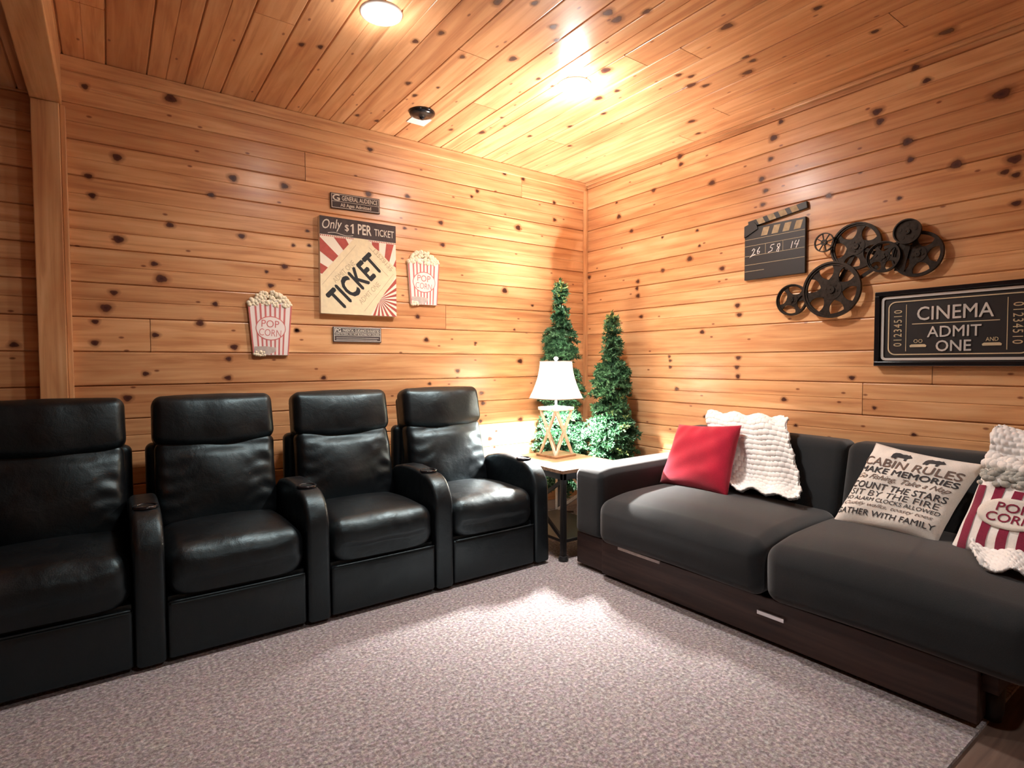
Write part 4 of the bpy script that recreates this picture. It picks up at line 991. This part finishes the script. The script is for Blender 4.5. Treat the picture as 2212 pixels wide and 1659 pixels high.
# reels
t = empty('film_reel_sculpture', (XW-0.001, 1.44, 1.72), 'dark metal wall sculpture of overlapping film reels of several sizes', 'wall art')
def reel(y, z, d, R0, kind, n, rot=0.0):
    bm = bmesh.new(); cu_, cv = -(y-1.44), z-1.72
    P = lambda u, v, dd=0.0: Vector((-(d+dd), -(cu_+u), cv+v))
    def ringp(ra, rb, d0, d1, seg=56):
        A = []
        for (r, dd) in ((ra, d0), (rb, d0), (rb, d1), (ra, d1)): A.append([bm.verts.new(P(r*math.cos(2*PI*i/seg), r*math.sin(2*PI*i/seg), dd)) for i in range(seg)])
        for q in range(4):
            X, Y = A[q], A[(q+1) % 4]
            for i in range(seg): bm.faces.new((X[i], X[(i+1) % seg], Y[(i+1) % seg], Y[i]))
    if kind == 'plate':          # disc with teardrop openings: rim, broad hub and waisted spokes
        ringp(R0*0.86, R0, 0, 0.014); ringp(R0*0.93, R0*1.0, 0.014, 0.020)
        ringp(R0*0.06, R0*0.36, 0.001, 0.011); ringp(R0*0.02, R0*0.13, 0.010, 0.018, 24)
        for k in range(n):
            a = rot + 2*PI*k/n; pts = []
            for sg in (1, -1):
                rng = range(9) if sg == 1 else range(8, -1, -1)
                for i in rng:
                    f = i/8; r = R0*(0.30 + 0.60*f); hw_ = R0*(0.10 + 0.11*(2*f-1)**2 + 0.06*max(0, 2*f-1)**2)
                    pts.append((r*math.cos(a) - sg*hw_*math.sin(a), r*math.sin(a) + sg*hw_*math.cos(a)))
            prism(bm, pts, 0.002, 0.009, P)
            b = a + PI/n
            for rr in (0.20,): 
                c = (R0*rr*math.cos(b), R0*rr*math.sin(b)); M_ = [P(c[0]+0.006*math.cos(x*PI/4), c[1]+0.006*math.sin(x*PI/4), 0.014) for x in range(8)]
                bm.faces.new([bm.verts.new(p) for p in M_])
    elif kind == 'wheel':        # thin rim and straight spokes
        ringp(R0*0.90, R0, 0, 0.012); ringp(R0*0.10, R0*0.30, 0.0, 0.014, 24)
        for k in range(n):
            a = rot + 2*PI*k/n; w_ = R0*0.045
            prism(bm, [(R0*0.25*math.cos(a)-w_*math.sin(a), R0*0.25*math.sin(a)+w_*math.cos(a)), (R0*0.25*math.cos(a)+w_*math.sin(a), R0*0.25*math.sin(a)-w_*math.cos(a)), (R0*0.93*math.cos(a)+w_*math.sin(a), R0*0.93*math.sin(a)-w_*math.cos(a)), (R0*0.93*math.cos(a)-w_*math.sin(a), R0*0.93*math.sin(a)+w_*math.cos(a))], 0.002, 0.009, P)
    else:                        # nearly solid disc
        ringp(R0*0.90, R0, 0, 0.016); ringp(0.004, R0*0.92, 0.002, 0.007); ringp(0.003, R0*0.22, 0.007, 0.014, 24)
        for k in range(n): 
            a = rot + 2*PI*k/n; c = (R0*0.58*math.cos(a), R0*0.58*math.sin(a))
            prism(bm, [(c[0]+R0*0.16*math.cos(x*PI/6), c[1]+R0*0.16*math.sin(x*PI/6)) for x in range(12)], 0.007, 0.0085, P)
    return link('reel', bm, M_bronze, t, angle=35)
reel(1.753, 1.566, 0.012, 0.092, 'plate', 4, 0.5)
reel(1.523, 1.600, 0.030, 0.155, 'plate', 6, 0.25)
reel(1.408, 1.822, 0.012, 0.127, 'plate', 5, 0.1)
reel(1.562, 1.866, 0.040, 0.053, 'wheel', 8, 0.2)
reel(1.268, 1.742, 0.026, 0.080, 'plate', 5, 0.9)
reel(1.122, 1.735, 0.012, 0.112, 'plate', 5, 0.5)
reel(1.158, 1.850, 0.042, 0.062, 'disc', 5, 0.3)
bm = bmesh.new()
Pq = lambda y, z, d: Vector((-d, y-1.44, z-1.72))
for a, b, w_ in (((1.40, 1.82, 0.010), (1.52, 1.60, 0.010), 0.02), ((1.40, 1.82, 0.012), (1.27, 1.745, 0.012), 0.02), ((1.27, 1.79, 0.022), (1.16, 1.815, 0.024), 0.016), ((1.20, 1.66, 0.024), (1.17, 1.79, 0.03), 0.045), ((1.16, 1.85, 0.03), (1.19, 1.77, 0.03), 0.03), ((1.52, 1.60, 0.012), (1.75, 1.566, 0.010), 0.03), ((1.30, 1.70, 0.02), (1.47, 1.60, 0.02), 0.018), ((1.27, 1.745, 0.012), (1.12, 1.735, 0.010), 0.02)):
    beam(bm, Pq(*a), Pq(*b), w_, 0.006, (1, 0, 0))
link('mounting_straps', bm, M_bronze, t, smooth=False)

# cinema sign
t = empty('cinema_sign', (XW-0.001, 0.966, 1.370), 'black framed ticket-shaped sign reading CINEMA ADMIT ONE', 'wall sign')
L = rightw(t); W2, H2 = 0.338, 0.192
bm = bmesh.new()
wallbox(bm, L, -W2, W2, -H2, -H2+0.022, 0.001, 0.038, 0.003); wallbox(bm, L, -W2, W2, H2-0.022, H2, 0.001, 0.038, 0.003); wallbox(bm, L, -W2, -W2+0.022, -H2+0.022, H2-0.022, 0.001, 0.038, 0.003); wallbox(bm, L, W2-0.022, W2, -H2+0.022, H2-0.022, 0.001, 0.038, 0.003)
link('frame', bm, M_blackgloss, t, smooth=False)
bm = bmesh.new(); wallbox(bm, L, -W2+0.022, W2-0.022, -H2+0.022, H2-0.022, 0.001, 0.020); link('panel', bm, M_black, t, smooth=False)
def rrect(w_, h_, r, n=6, notch=False):
    p = []
    for cx, cy, a0 in ((w_-r, h_-r, 0), (-w_+r, h_-r, PI/2), (-w_+r, -h_+r, PI), (w_-r, -h_+r, 1.5*PI)):
        for i in range(n+1): a = a0 + PI/2*i/n; p.append((cx + r*math.cos(a), cy + r*math.sin(a)))
    return p
bm = bmesh.new(); ribbon(bm, rrect(W2-0.034, H2-0.034, 0.016, 3), 0.013, sub(L, 0, 0, 0.020), True, 0, 0.006); link('raised_border', bm, M_silver, t, smooth=False)
bm = bmesh.new(); F0 = sub(L, 0, 0, 0.020)
ribbon(bm, rrect(W2-0.062, H2-0.058, 0.032, 7), 0.0055, F0, True, 0, 0.003)
ribbon(bm, [(-0.172, 0.018), (0.172, 0.018)], 0.004, F0, False, 0, 0.002)
for s in (-1, 1): prism(bm, [(s*0.145 + x, y) for x, y in [(-0.034+0.0, -0.098), (0.034, -0.098), (0.036, -0.090), (0.028, -0.084), (-0.028, -0.084), (-0.036, -0.090)]], 0.020, 0.023, L)
link('thin_gold_border', bm, M_gold, t, smooth=False)
for s in (-1, 1):
    bm = bmesh.new(); ribbon(bm, [(s*0.198, 0.118), (s*0.198, -0.118)], 0.003, F0, False, 0, 0.0015); link('divider_line', bm, M_faint, t, smooth=False)
    bm = bmesh.new(); put_text(bm, text_polys('01234510', 0.185, 0.036, 0, 0.004, 1.25), sub(L, s*0.235, 0.0, 0.020, -s*PI/2), 0, 0.0015); link('serial_number', bm, M_faint, t, smooth=False)
    bm = bmesh.new(); put_text(bm, text_polys('OO' if s < 0 else 'AND', 0.038 if s < 0 else 0.046, 0.018, 0, 0.01), sub(L, s*0.145, -0.068, 0.020), 0, 0.0015); link('small_lettering', bm, M_faint, t, smooth=False)
bm = bmesh.new()
put_text(bm, text_polys('CINEMA', 0.300, 0.066, 0, 0.008), sub(L, 0, 0.068, 0.020), 0, 0.004); put_text(bm, text_polys('ADMIT', 0.212, 0.052, 0, 0.008), sub(L, 0, -0.024, 0.020), 0, 0.004); put_text(bm, text_polys('ONE', 0.138, 0.052, 0, 0.012), sub(L, 0, -0.094, 0.020), 0, 0.004)
link('large_lettering', bm, M_silver, t, smooth=False)
